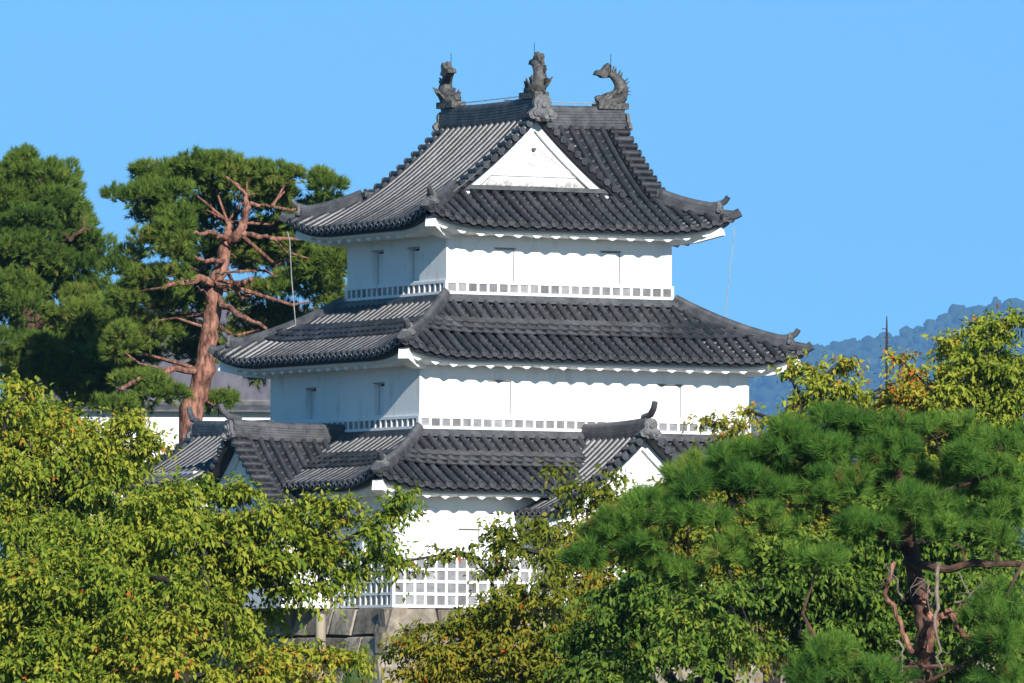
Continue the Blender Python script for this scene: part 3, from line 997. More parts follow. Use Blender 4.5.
# long white storehouse and a mauve roofed hall behind the red pine
def hall():
    Y = 78.0
    a = pix(40, 412, Y); b = pix(330, 412, Y)
    e = empty('mauve_roofed_hall', (a.x, Y, -.1), 0, 'large hall with a mauve metal roof behind the red pine', 'hall')
    W_ = b.x - a.x; he = pix(0, 405, Y).z + .1; hr = pix(0, 318, Y + 9).z + .1
    m = MB(); m.box2((0, 0, 0), (W_, 18, he)); m.build('wall', M['plaster_worn'], e, smooth=0)
    m = MB(); m.prism([(-.8, he - .15), (9, hr), (18.8, he - .15), (18.8, he + .1), (9, hr + .3), (-.8, he + .1)], (-.6, 0, 0), (0, 1, 0), (0, 0, 1), W_ + 1.2)
    m.build('roof', M['mauve_roof'], e, smooth=0)
    m = MB(); m.box2((-.6, -1.0, he - .2), (W_ + .6, -.82, he - .02)); m.build('gutter', M['board'], e, smooth=0)
hall()
def plaster_wall():
    Y = 38.0
    a = pix(60, 413, Y); b = pix(290, 413, Y)
    e = empty('plaster_wall', (a.x, Y, -.1), 0, 'long white plaster storehouse wall with grey tile cap behind the left bay', 'wall')
    W_ = b.x - a.x; h = a.z + .1
    m = MB(); m.box2((0, 0, 0), (W_, .6, h)); m.build('plaster', M['plaster'], e, smooth=0)
    m = MB(); m.sweep([(-.1, .3, h - .02), (W_ + .1, .3, h - .02)], [(-.62, 0), (-.62, .06), (-.1, .22), (-.1, .32), (.1, .32), (.1, .22), (.62, .06), (.62, 0)]); m.build('tile_cap', M['ridge'], e, smooth=0)
plaster_wall()

# thin mast far behind the right trees
Ym = 330.0
p0, p1 = pix(887, 430, Ym), pix(886, 314, Ym)
ms = empty('mast', (p0.x, Ym, -5.2), 0, 'thin tall dark mast rising above the trees on the right', 'mast')
m = MB(); m.tube([(0, 0, 0), (0, 0, p1.z - 1.2 + 5.2), (0, 0, p1.z + 5.2)], [.13, .08, .03], 6); m.build('pole', M['bark_dark'], ms)
for k in range(3):
    m = MB()
    m.box((.12 * (k - 1), 0, p1.z + 5.2 - .75 - k * .5), (.34, .05, .05))
    m.build('crossbar', M['bark_dark'], ms, smooth=0)

# ================================================================== TREES
def noise3(p, seed=0):
    r_ = np.random.default_rng(seed); tb = r_.random((64, 64, 64))
    i = np.floor(p).astype(int); f = p - i; f = f * f * (3 - 2 * f); o = 0
    for a in (0, 1):
        for b_ in (0, 1):
            for c in (0, 1):
                wgt = (f[:, 0] if a else 1 - f[:, 0]) * (f[:, 1] if b_ else 1 - f[:, 1]) * (f[:, 2] if c else 1 - f[:, 2])
                o = o + wgt * tb[(i[:, 0] + a) % 64, (i[:, 1] + b_) % 64, (i[:, 2] + c) % 64]
    return o
def norm(v): return v / np.maximum(np.linalg.norm(v, axis=-1, keepdims=True), 1e-9)

def sample_blobs(blobs, n_per_m3, Yc, shell=.0, seed=0, hole=.42, hscale=.6):
    """blobs: (px, py, rx, ry, dY, depth radius m) -> points in world space inside the union, thinned by noise so the crown has gaps"""
    r_ = np.random.default_rng(seed); out = []
    for b in blobs:
        cx, cy, rx, ry = b[:4]; dY = b[4] if len(b) > 4 else 0; rd_ = b[5] if len(b) > 5 else None
        Y = Yc + dY; k = (Y + DIST) / F
        c = np.array(pix(cx, cy, Y)); rxm, rzm = rx * k, ry * k
        rdm = rd_ if rd_ else (rxm * .75 + rzm * .25)
        vol = 4.19 * rxm * rzm * rdm
        n = max(2, int(vol * n_per_m3))
        d = norm(r_.normal(size=(n, 3))); rad = r_.random(n) ** (1 / 3.0)
        rad = np.where(r_.random(n) < shell, .78 + .25 * r_.random(n), rad)
        p = c + d * rad[:, None] * np.array([rxm, rdm, rzm])
        nz = noise3(p / np.array([hscale, hscale, hscale * .75]) + 31.7, seed + 1)
        out.append(p[nz > (hole if dY < .8 else .3) - .08 * r_.random(n)])
    return np.concatenate(out)

def skeleton(trunk, pts, seed=0, seg=.45, bias=.35):
    """Attach every attractor to the nearest node already grown; returns nodes, parents, radii counts"""
    r_ = np.random.default_rng(seed)
    nodes = [np.array(p, float) for p in trunk]; par = [-1] + list(range(len(trunk) - 1))
    plen = [0.0]
    for i in range(1, len(nodes)): plen.append(plen[-1] + np.linalg.norm(nodes[i] - nodes[i - 1]))
    first = max(1, len(trunk) // 3)
    base = np.array(nodes[first:])
    order = np.argsort(np.min(np.linalg.norm(pts[:, None] - base[None], axis=2), axis=1))
    N = np.array(nodes); PL = np.array(plen); terminals = []
    cap = 40000; NB = np.zeros((cap, 3)); NB[:len(nodes)] = N; PB = np.zeros(cap); PB[:len(nodes)] = PL; cnt = len(nodes)
    for i in order:
        p = pts[i]
        d = np.linalg.norm(NB[first:cnt] - p, axis=1) + bias * .2 * PB[first:cnt]
        # do not grow downwards from a node
        d = d + np.where(NB[first:cnt, 2] > p[2] + .2, .5 * (NB[first:cnt, 2] - p[2]), 0)
        j = first + int(np.argmin(d)); q = NB[j].copy()
        L_ = np.linalg.norm(p - q); n = max(1, int(L_ / seg))
        last = j
        for k in range(1, n + 1):
            t = k / n
            m_ = q + (p - q) * t + (r_.normal(size=3) * .06 * L_ * (1 - t) if k < n else 0)
            m_ = m_ + np.array([0, 0, -.12 * L_ * math.sin(math.pi * t) * .5]) if k < n else m_
            if cnt >= cap: break
            NB[cnt] = m_; par.append(last); PB[cnt] = PB[last] + np.linalg.norm(m_ - NB[last]); last = cnt; cnt += 1
        terminals.append(last)
    nodes = NB[:cnt]; par = np.array(par)
    load = np.zeros(cnt); load[terminals] += 1
    for i in range(cnt - 1, 0, -1): load[par[i]] += load[i]
    return nodes, par, np.maximum(load, 1), np.array(terminals), PB[:cnt]

def limb_mesh(name, nodes, par, rad, mat, parent, origin, sides=6, rmin=.006):
    V, Fc, n = [], [], 0
    for i in range(1, len(nodes)):
        a, b = nodes[par[i]], nodes[i]
        ra, rb = rad[par[i]], rad[i]
        if ra > rb * 1.6: ra = rb * 1.35
        d = b - a; L_ = np.linalg.norm(d)
        if L_ < 1e-5: continue
        d /= L_
        s_ = np.cross(d, [0, 0, 1.0] if abs(d[2]) < .9 else [1.0, 0, 0]); s_ /= np.linalg.norm(s_); u = np.cross(s_, d)
        k = sides if rb > .03 else 4 if rb > .012 else 3
        th = np.arange(k) * 2 * math.pi / k
        ring = np.cos(th)[:, None] * s_ + np.sin(th)[:, None] * u
        V.append(a - d * ra * .25 + ring * max(ra, rmin)); V.append(b + d * rb * .25 + ring * max(rb, rmin))
        for q in range(k): Fc.append((n + q, n + (q + 1) % k, n + k + (q + 1) % k, n + k + q))
        n += 2 * k
    V = np.concatenate(V) - np.array(origin)
    o = np_mesh(name, V, np.array(Fc), np.zeros(n), mat, parent)
    o.data.polygons.foreach_set('use_smooth', [True] * len(o.data.polygons))
    return o

def leaves(name, pts, dirs, per, mat, parent, origin, size=.1, spread=.32, width=.46, droop=.75, bias=0.0, seed=0, rvar=.5, patch=1.6):
    """Sprays of small folded leaves on twigs: each point carries a few twigs, each twig a row of drooping leaves."""
    r_ = np.random.default_rng(seed)
    nt_ = len(pts)
    k = max(3, per // 11)                    # twigs at a point
    P0 = np.repeat(pts, k, 0); D = np.repeat(dirs, k, 0)
    td = norm(D * .5 + r_.normal(size=P0.shape) * np.array([.95, .95, .5]) + np.array([0, 0, .12]))
    n = max(2, per // k)
    tl = spread * (.6 + .8 * r_.random(len(P0)))
    t = (np.arange(n) + .5) / n
    base = P0[:, None] + td[:, None] * (tl[:, None] * t)[..., None] + np.array([0, 0, -1.0]) * (.35 * tl[:, None] * t ** 2)[..., None]
    base = base.reshape(-1, 3) + r_.normal(size=(len(P0) * n, 3)) * .03
    tdn = np.repeat(td, n, 0)
    ld = norm(tdn * .55 + r_.normal(size=base.shape) * .55 + np.array([0, 0, -droop]) + np.array([0, -.12, 0]))
    up = norm(r_.normal(size=base.shape) * .45 + np.array([.1, -.25, .9]))
    sd = norm(np.cross(ld, up)); nn = np.cross(sd, ld)
    L_ = size * (.65 + .7 * r_.random(len(base)))[:, None]
    W_ = L_ * width * (.8 + .4 * r_.random(len(base)))[:, None]
    mid = base + ld * L_ * .45
    A = mid + sd * W_ * .5 + nn * W_ * .14; B = mid - sd * W_ * .5 + nn * W_ * .14
    tip = base + ld * L_ - nn * L_ * .12
    V = np.stack([base, A, tip, B], 1).reshape(-1, 3) - np.array(origin)
    i = np.arange(len(base)) * 4
    Fc = np.concatenate([np.stack([i, i + 1, i + 2], 1), np.stack([i, i + 2, i + 3], 1)])
    # colour: patches of the crown turn together, single leaves differ
    pn = vnoise(P0[:, 0] / patch + 7 + seed, P0[:, 2] / patch + P0[:, 1] / patch * .7 + 3, seed + 4)
    rv = np.clip(np.repeat(pn, n) * .40 - .08 + bias + r_.random(len(base)) * rvar + (r_.random(len(base)) < .010) * .5, 0, 1)
    return np_mesh(name, V, Fc, np.repeat(rv, 4), mat, parent)

def cherry(Y, trunk_px, blobs, label, density, per, seed, mat='cherry', size=.105, bias=0.0, group=None, bark='bark_dark', hole=.42, r0=.17, name='cherry_tree', dead=0, spread=.42, hscale=1.2, rvar=.55):
    tp = [pix(x, y, Y + dy) for x, y, dy in trunk_px]
    g0 = Vector((tp[0].x, tp[0].y, -5.2))
    trunk = [np.array(g0)] + [np.array(p) for p in tp]
    # finer trunk
    tt = []
    for a, b in zip(trunk, trunk[1:]):
        n = max(2, int(np.linalg.norm(b - a) / .5))
        tt += [a + (b - a) * k / n + (np.random.default_rng(seed + k).normal(size=3) * .05 if k else 0) for k in range(n)]
    tt.append(trunk[-1])
    pts = sample_blobs(blobs, density, Y, shell=.3, seed=seed, hole=hole, hscale=hscale)
    nodes, par, load, term, pl = skeleton(tt, pts, seed)
    rad = np.clip(r0 * (load / load.max()) ** .45, .007, None)
    e = empty(name, g0, 0, label, 'tree', group)
    limb_mesh('trunk', nodes, par, rad, M[bark], e, g0)
    dirs = norm(nodes[term] - nodes[par[term]])
    # leaf sprays also along the outer branch nodes
    inner = np.where((load <= 1) & (pl > pl.max() * .3))[0]; inner = inner[inner > len(tt)][::2]
    ids = np.unique(np.concatenate([term, inner]))
    dd = norm(nodes[ids] - nodes[par[ids]])
    c = leaves('crown', nodes[ids], dd, per, M[mat], e, g0, size=size, seed=seed, bias=bias, spread=spread, rvar=rvar)
    return e

def tufts(name, P, D, mat, parent, origin, n, length, wid, cone, seed, bias=0.0, patch=1.2):
    """Pine shoots: every point carries a brush of needles fanning round its direction."""
    r_ = np.random.default_rng(seed)
    m = len(P)
    d = np.repeat(D, n, 0)
    nd = norm(d + norm(r_.normal(size=d.shape)) * (cone * (.35 + .65 * r_.random((m * n, 1)))))
    along = (r_.random((m * n, 1)) - .35) * length * .75
    b = np.repeat(P, n, 0) + d * along
    L_ = length * (.7 + .5 * r_.random((m * n, 1)))
    tip = b + nd * L_ + np.array([0, 0, -.08]) * L_
    s_ = norm(np.cross(nd, r_.normal(size=nd.shape))) * wid * .5
    V = np.stack([b - s_, b + s_, tip], 1).reshape(-1, 3) - np.array(origin)
    i = np.arange(m * n) * 3
    Fc = np.stack([i, i + 1, i + 2], 1)
    pn = vnoise(P[:, 0] / patch + 5 + seed, P[:, 2] / patch + P[:, 1] / patch + 9, seed + 2)
    rv = np.clip(np.repeat(pn * .6 - .12 + bias + r_.random(m) * .45 + (r_.random(m) < .02) * .5, n) + r_.random(m * n) * .15, 0, 1)
    return np_mesh(name, V, Fc, np.repeat(rv, 3), mat, parent)

def pad_points(pads, Yc, per_m2, seed, under=.25, lump=.5):
    """Shoot tips over the top and rim of flattened foliage pads; returns positions and directions."""
    r_ = np.random.default_rng(seed); PP, DD, CC = [], [], []
    for b in pads:
        cx, cy, rx, ry = b[:4]; dY = b[4] if len(b) > 4 else 0; rdm = b[5] if len(b) > 5 else None
        Y = Yc + dY; k = (Y + DIST) / F
        c = np.array(pix(cx, cy, Y)); a, h = rx * k, ry * k; rd_ = rdm or max(.6 * a + .2 * h, .6)
        n = int(per_m2 * 6.3 * ((a * h + a * rd_ + rd_ * h) / 3) )
        d = norm(r_.normal(size=(n, 3)))
        keep = (d[:, 2] > -.25) | (r_.random(n) < under)
        d = d[keep]; n = len(d)
        sc = 1 + lump * (vnoise(d[:, 0] * 2.2 + cx * .37 + 50, d[:, 2] * 2.2 + d[:, 1] * 1.7 + cy * .31 + 50, seed) - .55)
        rr = sc * np.where(r_.random(n) < .65, .9 + .15 * r_.random(n), .45 + .5 * r_.random(n))
        p = c + d * rr[:, None] * np.array([a, rd_, h])
        nd = norm(d / np.array([a, rd_, h]) * min(a, h) + np.array([0, 0, .55]) + r_.normal(size=(n, 3)) * .3)
        PP.append(p); DD.append(nd); CC.append(c)
    return np.concatenate(PP), np.concatenate(DD), CC

def pine(Y, trunk_px, limbs_px, pads, label, seed, mat, bark, per_m2, n, length, wid, name='pine_tree', group=None, r0=.28, cone=.9, bias=0.0, dead=(), cat='tree', lump=.6, under=.25, split=4, spl=(.6, .66)):
    tp = [(pix(x, y, Y + dy), r) for x, y, dy, r in trunk_px]
    g0 = Vector((tp[0][0].x, tp[0][0].y, -5.2 if Y < 10 else -.15))
    e = empty(name, g0, 0, label, cat, group)
    def curve(ps, k=6, jit=.05, sd=1):
        r_ = np.random.default_rng(sd); out = []; rr = []
        n_ = len(ps)
        for i in range(n_ - 1):
            p0, p1, p2, p3 = (np.array(ps[max(0, min(n_ - 1, j))][0]) for j in (i - 1, i, i + 1, i + 2))
            for q in range(k):
                t = q / k
                v = .5 * ((2 * p1) + (-p0 + p2) * t + (2 * p0 - 5 * p1 + 4 * p2 - p3) * t * t + (-p0 + 3 * p1 - 3 * p2 + p3) * t ** 3)
                out.append(v + r_.normal(size=3) * jit); rr.append(ps[i][1] * (1 - t) + ps[i + 1][1] * t)
        out.append(np.array(ps[-1][0])); rr.append(ps[-1][1])
        return out, rr
    mb = MB()
    tr_, rr = curve([(g0, tp[0][1] * 1.15)] + tp, 5, .03, seed)
    mb.tube(tr_, [q * (1 + .10 * math.sin(i * 2.1 + seed)) for i, q in enumerate(rr)], 12)
    starts = list(tr_)
    for li, lm in enumerate(limbs_px):
        ps = [(pix(x, y, Y + dy), r) for x, y, dy, r in lm]
        cv, cr = curve(ps, 5, .035, seed + li)
        mb.tube(cv, [max(.012, q * (1 + .12 * math.sin(i * 1.7 + li))) for i, q in enumerate(cr)], 8)
        starts += cv
    r0_ = np.random.default_rng(seed + 77); sub = []
    for b in pads:
        dY = b[4] if len(b) > 4 else 0
        for q in range(split):
            an, rr_ = r0_.uniform(0, 6.283), math.sqrt(r0_.random()) * .8
            f = r0_.uniform(.6, 1.35)
            sub.append((b[0] + b[2] * rr_ * math.cos(an), b[1] + b[3] * rr_ * math.sin(an), b[2] * spl[0] * f, b[3] * spl[1] * f, dY + r0_.uniform(-1, 1) * b[2] * (Y + DIST) / F * .55))
    P, D, C = pad_points(sub, Y, per_m2, seed, lump=lump, under=under)
    S = np.array([np.array(s_) for s_ in starts])
    # a bough from the nearest limb into each pad, then twigs to some of the shoots
    V0 = [v - g0 for v in map(Vector, mb.v)]; mb.v = [tuple(v) for v in V0]
    r_ = np.random.default_rng(seed + 5)
    tw = MB()
    padc = [np.array(pix(q_[0], q_[1], Y + (q_[4] if len(q_) > 4 else 0))) for q_ in pads]
    for c in padc:
        j = S[np.argmin(np.linalg.norm(S - c, axis=1) + 1.5 * np.maximum(0, S[:, 2] - c[2] - .2))]
        a, b = Vector(j) - g0, Vector(c) - g0
        mid = a.lerp(b, .5) + Vector(r_.normal(size=3) * .12 * (b - a).length)
        Lb = (b - a).length
        mb.tube([a, mid, b], [min(.07, .015 + .014 * Lb), min(.045, .012 + .009 * Lb), .012], 6)
        for k_, c2 in enumerate(C):
            if np.linalg.norm(c2 - c) < max(1.0, .5 * Lb) and min(range(len(padc)), key=lambda q_: np.linalg.norm(padc[q_] - c2)) == [id(x_) for x_ in padc].index(id(c)):
                e2 = Vector(c2) - g0
                tw.tube([mid.lerp(b, .75), (b + e2) / 2 + Vector(r_.normal(size=3) * .06), e2], [.018, .013, .008], 4, cap=False)
    nf = len(mb.f)
    if tw.v:
        i0 = len(mb.v); mb.v += tw.v; mb.a += tw.a; mb.f += [tuple(i0 + q for q in f_) for f_ in tw.f]
    to = mb.build('trunk', M[bark], e)
    to.data.materials.append(M['bark_brown'])
    for q in range(nf, len(to.data.polygons)): to.data.polygons[q].material_index = 1
    tufts('crown', P, D, M[mat], e, g0, n, length, wid, cone, seed, bias)
    for dk, pth in enumerate(dead):
        m = MB()
        ps = [(pix(x, y, Y + dy), r) for x, y, dy, r in pth]
        cv, cr = curve(ps, 4, .025, seed + 50 + dk)
        cv = [Vector(v) - g0 for v in cv]
        m.tube(cv, cr, 7)
        for q in range(4 if dk % 2 == 0 else 0):
            i = int(r_.integers(len(cv) // 2, len(cv)))
            d = Vector(norm(r_.normal(size=3) + np.array([0, 0, -.3])))
            Lq = r_.uniform(.12, .4)
            m.tube([cv[i], cv[i] + d * Lq * .5 + Vector(r_.normal(size=3) * .04), cv[i] + d * Lq], [.008, .006, .003], 4, cap=False)
        m.build('dead_branch', M['dead_wood'] if dk % 2 == 0 else M['bark_red'], e)
    return e

# ---- pines standing behind the turret, left
pine(25, [(25, 400, 0, .34), (30, 300, 0, .26), (36, 220, 0, .16), (38, 170, 0, .06)],
     [[(30, 330, 0, .12), (70, 310, -1, .08), (100, 300, -1.5, .04)], [(33, 270, 0, .10), (70, 240, -1, .06), (90, 230, -1, .03)], [(28, 340, 0, .1), (0, 330, -1, .05)]],
     [(14, 160, 16, 13), (30, 182, 30, 16), (62, 205, 22, 14, -1), (8, 205, 26, 18), (45, 228, 34, 16, -1.5), (78, 240, 17, 14), (15, 255, 34, 20, -2), (62, 268, 32, 16, -1), (88, 290, 26, 14, -1),
      (28, 300, 40, 20, -2.2), (75, 318, 36, 18, -2), (108, 335, 32, 17, -1.5), (20, 345, 36, 20, -2.5), (70, 358, 38, 17, -2.6), (104, 372, 26, 14, -2), (30, 385, 40, 22, -2), (-15, 300, 30, 40), (-10, 200, 20, 30), (80, 395, 44, 20, -1), (40, 215, 40, 26, 2), (30, 270, 50, 30, 2.4), (60, 320, 60, 34, 2.4), (60, 370, 70, 30, 2), (100, 315, 34, 24, 1.4), (20, 170, 18, 22, 1.5), (10, 185, 30, 30, 1), (50, 195, 30, 22, .6), (70, 225, 26, 22, .6), (10, 240, 40, 30, 0), (55, 250, 40, 24, .4), (80, 270, 30, 24, .4), (90, 340, 40, 24, -1)],
     'tall dense dark green pine at the left edge', 21, 'pine_far', 'bark_brown', 120, 26, .18, .020, r0=.3, bias=.02)
pine(13, [(190, 428, 0, 0.310), (199, 390, 0, 0.284), (209, 340, 0, 0.232), (214, 300, .1, 0.215), (220, 268, .2, 0.181), (228, 240, .2, 0.146)],
     [[(226, 246, .2, .15), (236, 236, -.2, .13), (243, 218, -.3, .10), (246, 196, -.2, .06)], [(226, 246, .2, .13), (228, 230, .4, .1), (226, 222, .5, .07)],
      [(226, 240, 0, .08), (207, 234, -.8, .06), (190, 238, -1.2, .035)], [(214, 285, 0, .12), (195, 281, -.6, .10), (164, 289, -1.4, .05)], [(216, 286, 0, .12), (236, 286, -.6, .1), (252, 282, -1.2, .05)],
      [(216, 304, 0, .09), (240, 316, -1.2, .07), (266, 330, -1.8, .04)], [(201, 372, 0, .10), (170, 373, -1.0, .09), (140, 382, -1.6, .07), (118, 390, -2.0, .04)],
      [(238, 232, -.2, .08), (262, 238, -.6, .06), (274, 240, -.9, .03)], [(244, 205, -.2, .06), (258, 206, -.4, .04), (272, 207, -.5, .02)], [(222, 262, 0, .07), (205, 262, -.8, .05), (188, 256, -1.0, .03)]],
     [(182, 166, 24, 13), (178, 182, 30, 14, .4), (165, 208, 32, 14, 1.2), (200, 172, 26, 12, .9), (270, 190, 34, 12, 1.2), (150, 176, 18, 11), (214, 170, 26, 12, .5), (126, 193, 20, 13, 0), (160, 198, 34, 14, -.6), (250, 176, 26, 12, .8), (285, 178, 28, 13, .5), (314, 183, 22, 12, .3), (205, 190, 30, 12, 1.2), (265, 196, 28, 10, 1.4),
      (178, 222, 24, 16, -1.2), (150, 246, 30, 16, -1), (172, 250, 22, 14, -1.4), (125, 262, 24, 14, 0), (150, 278, 28, 13, -.6), (170, 303, 26, 12, .8), (128, 296, 28, 15, -.4), (138, 325, 26, 16, .6), (112, 345, 26, 18, 0),
      (285, 212, 30, 14, 1.5), (322, 205, 20, 16, 1), (318, 262, 26, 18, .2), (298, 240, 24, 14, 1.8), (338, 240, 24, 24, 1.2), (262, 262, 26, 12, 2.5), (290, 285, 24, 12, 1.6), (322, 300, 22, 14, 1.2), (180, 330, 22, 14, 2), (250, 300, 30, 14, 3),
      (195, 352, 26, 12, 2.6), (160, 392, 26, 12, -1.4), (135, 380, 22, 12, -1.2), (118, 405, 24, 10, -1.5), (222, 402, 20, 10, 1.5), (230, 345, 30, 14, 3.4), (265, 370, 30, 14, 3), (200, 215, 40, 20, 3), (270, 235, 40, 22, 3.2), (180, 265, 40, 24, 3.2), (240, 255, 30, 18, 3.5), (300, 275, 40, 24, 3.4), (160, 310, 50, 24, 3), (330, 240, 24, 30, 3), (130, 360, 40, 24, 3), (280, 325, 44, 22, 3.6)],
     'tall red trunked pine with layered crown behind the turret', 33, 'pine_far', 'bark_red', 120, 26, .18, .020, r0=.36, bias=.12,
     dead=[[(216, 275, -.4, .035), (228, 274, -.9, .025), (240, 271, -1.2, .01)], [(208, 300, -.5, .03), (203, 292, -.9, .02), (196, 288, -1, .01)]])

# ---- broadleaf trees on the right, behind
cherry(-48, [(775, 600, 0), (780, 470, 0)], [(775, 410, 26, 20), (800, 372, 14, 10), (768, 388, 14, 12), (820, 390, 36, 16), (850, 372, 28, 16), (792, 440, 40, 22), (850, 402, 36, 18), (770, 470, 26, 22), (835, 385, 18, 12), (870, 420, 40, 24)],
       'airy cherry tree between the turret and the thin mast', 15, 170, 41, size=.125, bias=.20, group='cherry trees behind the right pine', hole=.475, r0=.2)
cherry(-52, [(960, 600, 0), (950, 470, 0)], [(985, 345, 34, 15), (1005, 328, 22, 10), (955, 338, 14, 8), (1000, 365, 30, 18), (905, 372, 26, 16), (940, 385, 34, 20), (900, 395, 30, 20), (985, 400, 36, 24), (940, 410, 44, 22), (1000, 440, 38, 30), (1000, 490, 36, 34), (960, 450, 40, 24), (880, 385, 18, 12), (990, 350, 44, 30, 1.5), (1010, 380, 40, 40, 1.5), (930, 395, 50, 30, 1.5), (1020, 320, 16, 8), (890, 410, 40, 24, 1.5), (930, 450, 50, 40, 1.5), (900, 520, 60, 60, 1.5), (990, 480, 50, 50, 1.5), (890, 590, 60, 50, 1.5)],
       'tall yellowing cherry tree at the right edge above the pine', 15, 170, 43, size=.125, bias=.24, group='cherry trees behind the right pine', hole=.475, r0=.22)

# ---- cherry trees on the left
cherry(-72, [(40, 640, 0), (45, 520, 0)], [(40, 420, 44, 28), (15, 400, 30, 26), (75, 430, 40, 22), (120, 440, 40, 20), (146, 446, 16, 10), (30, 455, 44, 30), (90, 460, 50, 26), (60, 490, 70, 30), (10, 500, 40, 50), (110, 478, 24, 16), (28, 388, 14, 10), (60, 450, 60, 40, 2), (100, 465, 36, 22, 2), (30, 430, 40, 40, 2), (60, 520, 70, 40, 2), (50, 470, 40, 26, -1.4), (40, 510, 50, 30, -1.4), (10, 440, 24, 40, 1)],
       'yellow green cherry tree at the upper left in front of the dark pines', 14, 210, 51, size=.112, bias=.20, group='cherry trees on the left bank', r0=.2, hole=.475)
cherry(-98, [(180, 760, 0), (178, 640, 0), (165, 580, -.2)], [(190, 498, 36, 18), (150, 506, 40, 20), (235, 512, 36, 18), (285, 510, 28, 16), (325, 520, 40, 22, .4), (372, 508, 24, 20, .4), (396, 488, 16, 12, .4), (400, 516, 14, 14, .5), (378, 534, 18, 14, .5), (110, 525, 60, 30), (60, 540, 60, 34), (20, 560, 50, 50), (200, 545, 80, 36), (280, 550, 50, 32),
       (330, 552, 26, 22, .5), (100, 590, 80, 44, -.5), (200, 600, 90, 44, -.8), (285, 600, 44, 34, -.3), (40, 630, 70, 50, -.6), (130, 650, 90, 46, -1), (230, 655, 80, 40, -1), (300, 650, 40, 34, -.6), (345, 640, 18, 18, -.4), (60, 690, 80, 40, -1), (200, 700, 90, 40, -1.2), (208, 476, 8, 5), (340, 498, 12, 10), (195, 496, 34, 14, 1), (165, 510, 46, 22, 1), (240, 522, 46, 22, 1), (200, 540, 70, 34, 1.5), (110, 560, 70, 40, 1.5), (270, 540, 50, 34, 1), (40, 600, 60, 50, 1), (310, 580, 36, 34, .9), (300, 510, 26, 12, .9), (100, 640, 100, 60, 1.2), (240, 640, 80, 50, 1), (20, 660, 50, 50, 1), (160, 590, 100, 40, 1.8), (180, 655, 60, 34, -1.8), (150, 610, 50, 26, -1.6), (290, 575, 36, 26, .3), (250, 620, 50, 30, -1), (290, 612, 40, 32, .9), (300, 662, 40, 30, .9), (268, 578, 40, 26, .9), (235, 560, 50, 30, .9), (345, 662, 20, 12, .9), (362, 562, 22, 11, .9), (245, 492, 14, 7, .9)],
       'broad green cherry tree filling the lower left foreground', 11, 220, 53, size=.112, bias=.20, group='cherry trees on the left bank', r0=.2, hole=.475)

# ---- cherries in the middle, before the stone base
cherry(-84, [(560, 740, 0), (552, 660, 0), (540, 620, 0)], [(440, 552, 34, 15), (404, 566, 22, 12), (475, 548, 34, 18), (515, 545, 26, 20), (540, 562, 30, 16), (500, 575, 26, 12), (560, 590, 44, 26), (452, 640, 44, 22), (410, 640, 26, 16), (490, 625, 40, 22), (520, 610, 40, 24), (560, 575, 36, 24), (440, 660, 40, 20), (500, 665, 60, 26), (560, 640, 60, 30), (545, 600, 50, 26, -.6), (555, 655, 50, 30, -1), (450, 672, 50, 18), (395, 655, 20, 16), (545, 520, 20, 16)],
       'cherry tree with bronze turning leaves in front of the lattice base', 17, 130, 61, mat='cherry_autumn', size=.115, bias=.02, group='cherry trees before the turret', r0=.13, hole=.475)
cherry(-64, [(655, 700, 0), (640, 600, 0)], [(560, 495, 24, 20), (535, 515, 22, 18), (580, 500, 26, 14), (628, 500, 26, 13), (655, 494, 26, 12), (706, 450, 22, 12), (700, 468, 30, 14), (735, 428, 8, 4), (712, 421, 5, 2), (669, 419, 4, 2), (760, 455, 24, 20), (556, 478, 12, 10), (600, 520, 44, 26), (560, 545, 36, 24), (640, 500, 50, 24), (720, 480, 50, 26), (590, 575, 40, 30), (650, 540, 60, 34), (710, 545, 56, 34), (770, 500, 50, 30), (700, 510, 44, 26), (800, 540, 60, 40), (860, 500, 50, 34), (680, 540, 60, 40, 1.2), (760, 520, 60, 40, 1.2), (840, 520, 60, 50, 1.2), (690, 535, 50, 24, 1), (610, 575, 40, 30, 1), (640, 600, 60, 40, 1), (760, 600, 90, 60, 1)],
       'cherry tree with orange tipped leaves in front of the bay gable', 14, 130, 63, mat='cherry_autumn', size=.115, bias=.10, group='cherry trees before the turret', r0=.16, hole=.475)
cherry(-92, [(730, 740, 0), (728, 640, 0)], [(620, 610, 44, 34), (690, 600, 54, 36), (650, 655, 70, 34), (760, 600, 60, 40), (740, 655, 70, 36), (830, 600, 54, 44), (820, 560, 50, 30), (840, 655, 60, 36), (890, 570, 40, 40), (900, 640, 50, 44), (980, 590, 50, 40), (990, 660, 50, 40), (600, 670, 50, 26), (680, 560, 50, 26), (760, 545, 50, 26), (900, 520, 60, 34, 1), (980, 530, 60, 40, 1), (1010, 590, 30, 40, 1), (930, 600, 40, 40, 1.5), (700, 620, 90, 50, 1.5), (840, 610, 80, 60, 1.5), (940, 560, 70, 60, 2), (1010, 620, 40, 60, 1.5), (620, 650, 50, 40, 1.2), (728, 650, 60, 34, -1.6), (700, 610, 50, 24, -1.4), (640, 670, 50, 26, -1.2), (985, 630, 50, 50, 2), (940, 650, 50, 40, 2), (880, 640, 50, 40, 1.5), (780, 670, 50, 26, -1.2)],
       'dark green broadleaf tree under the bright pine', 11, 170, 65, mat='broadleaf', size=.12, bias=.12, r0=.16, name='broadleaf_tree', hole=.475)

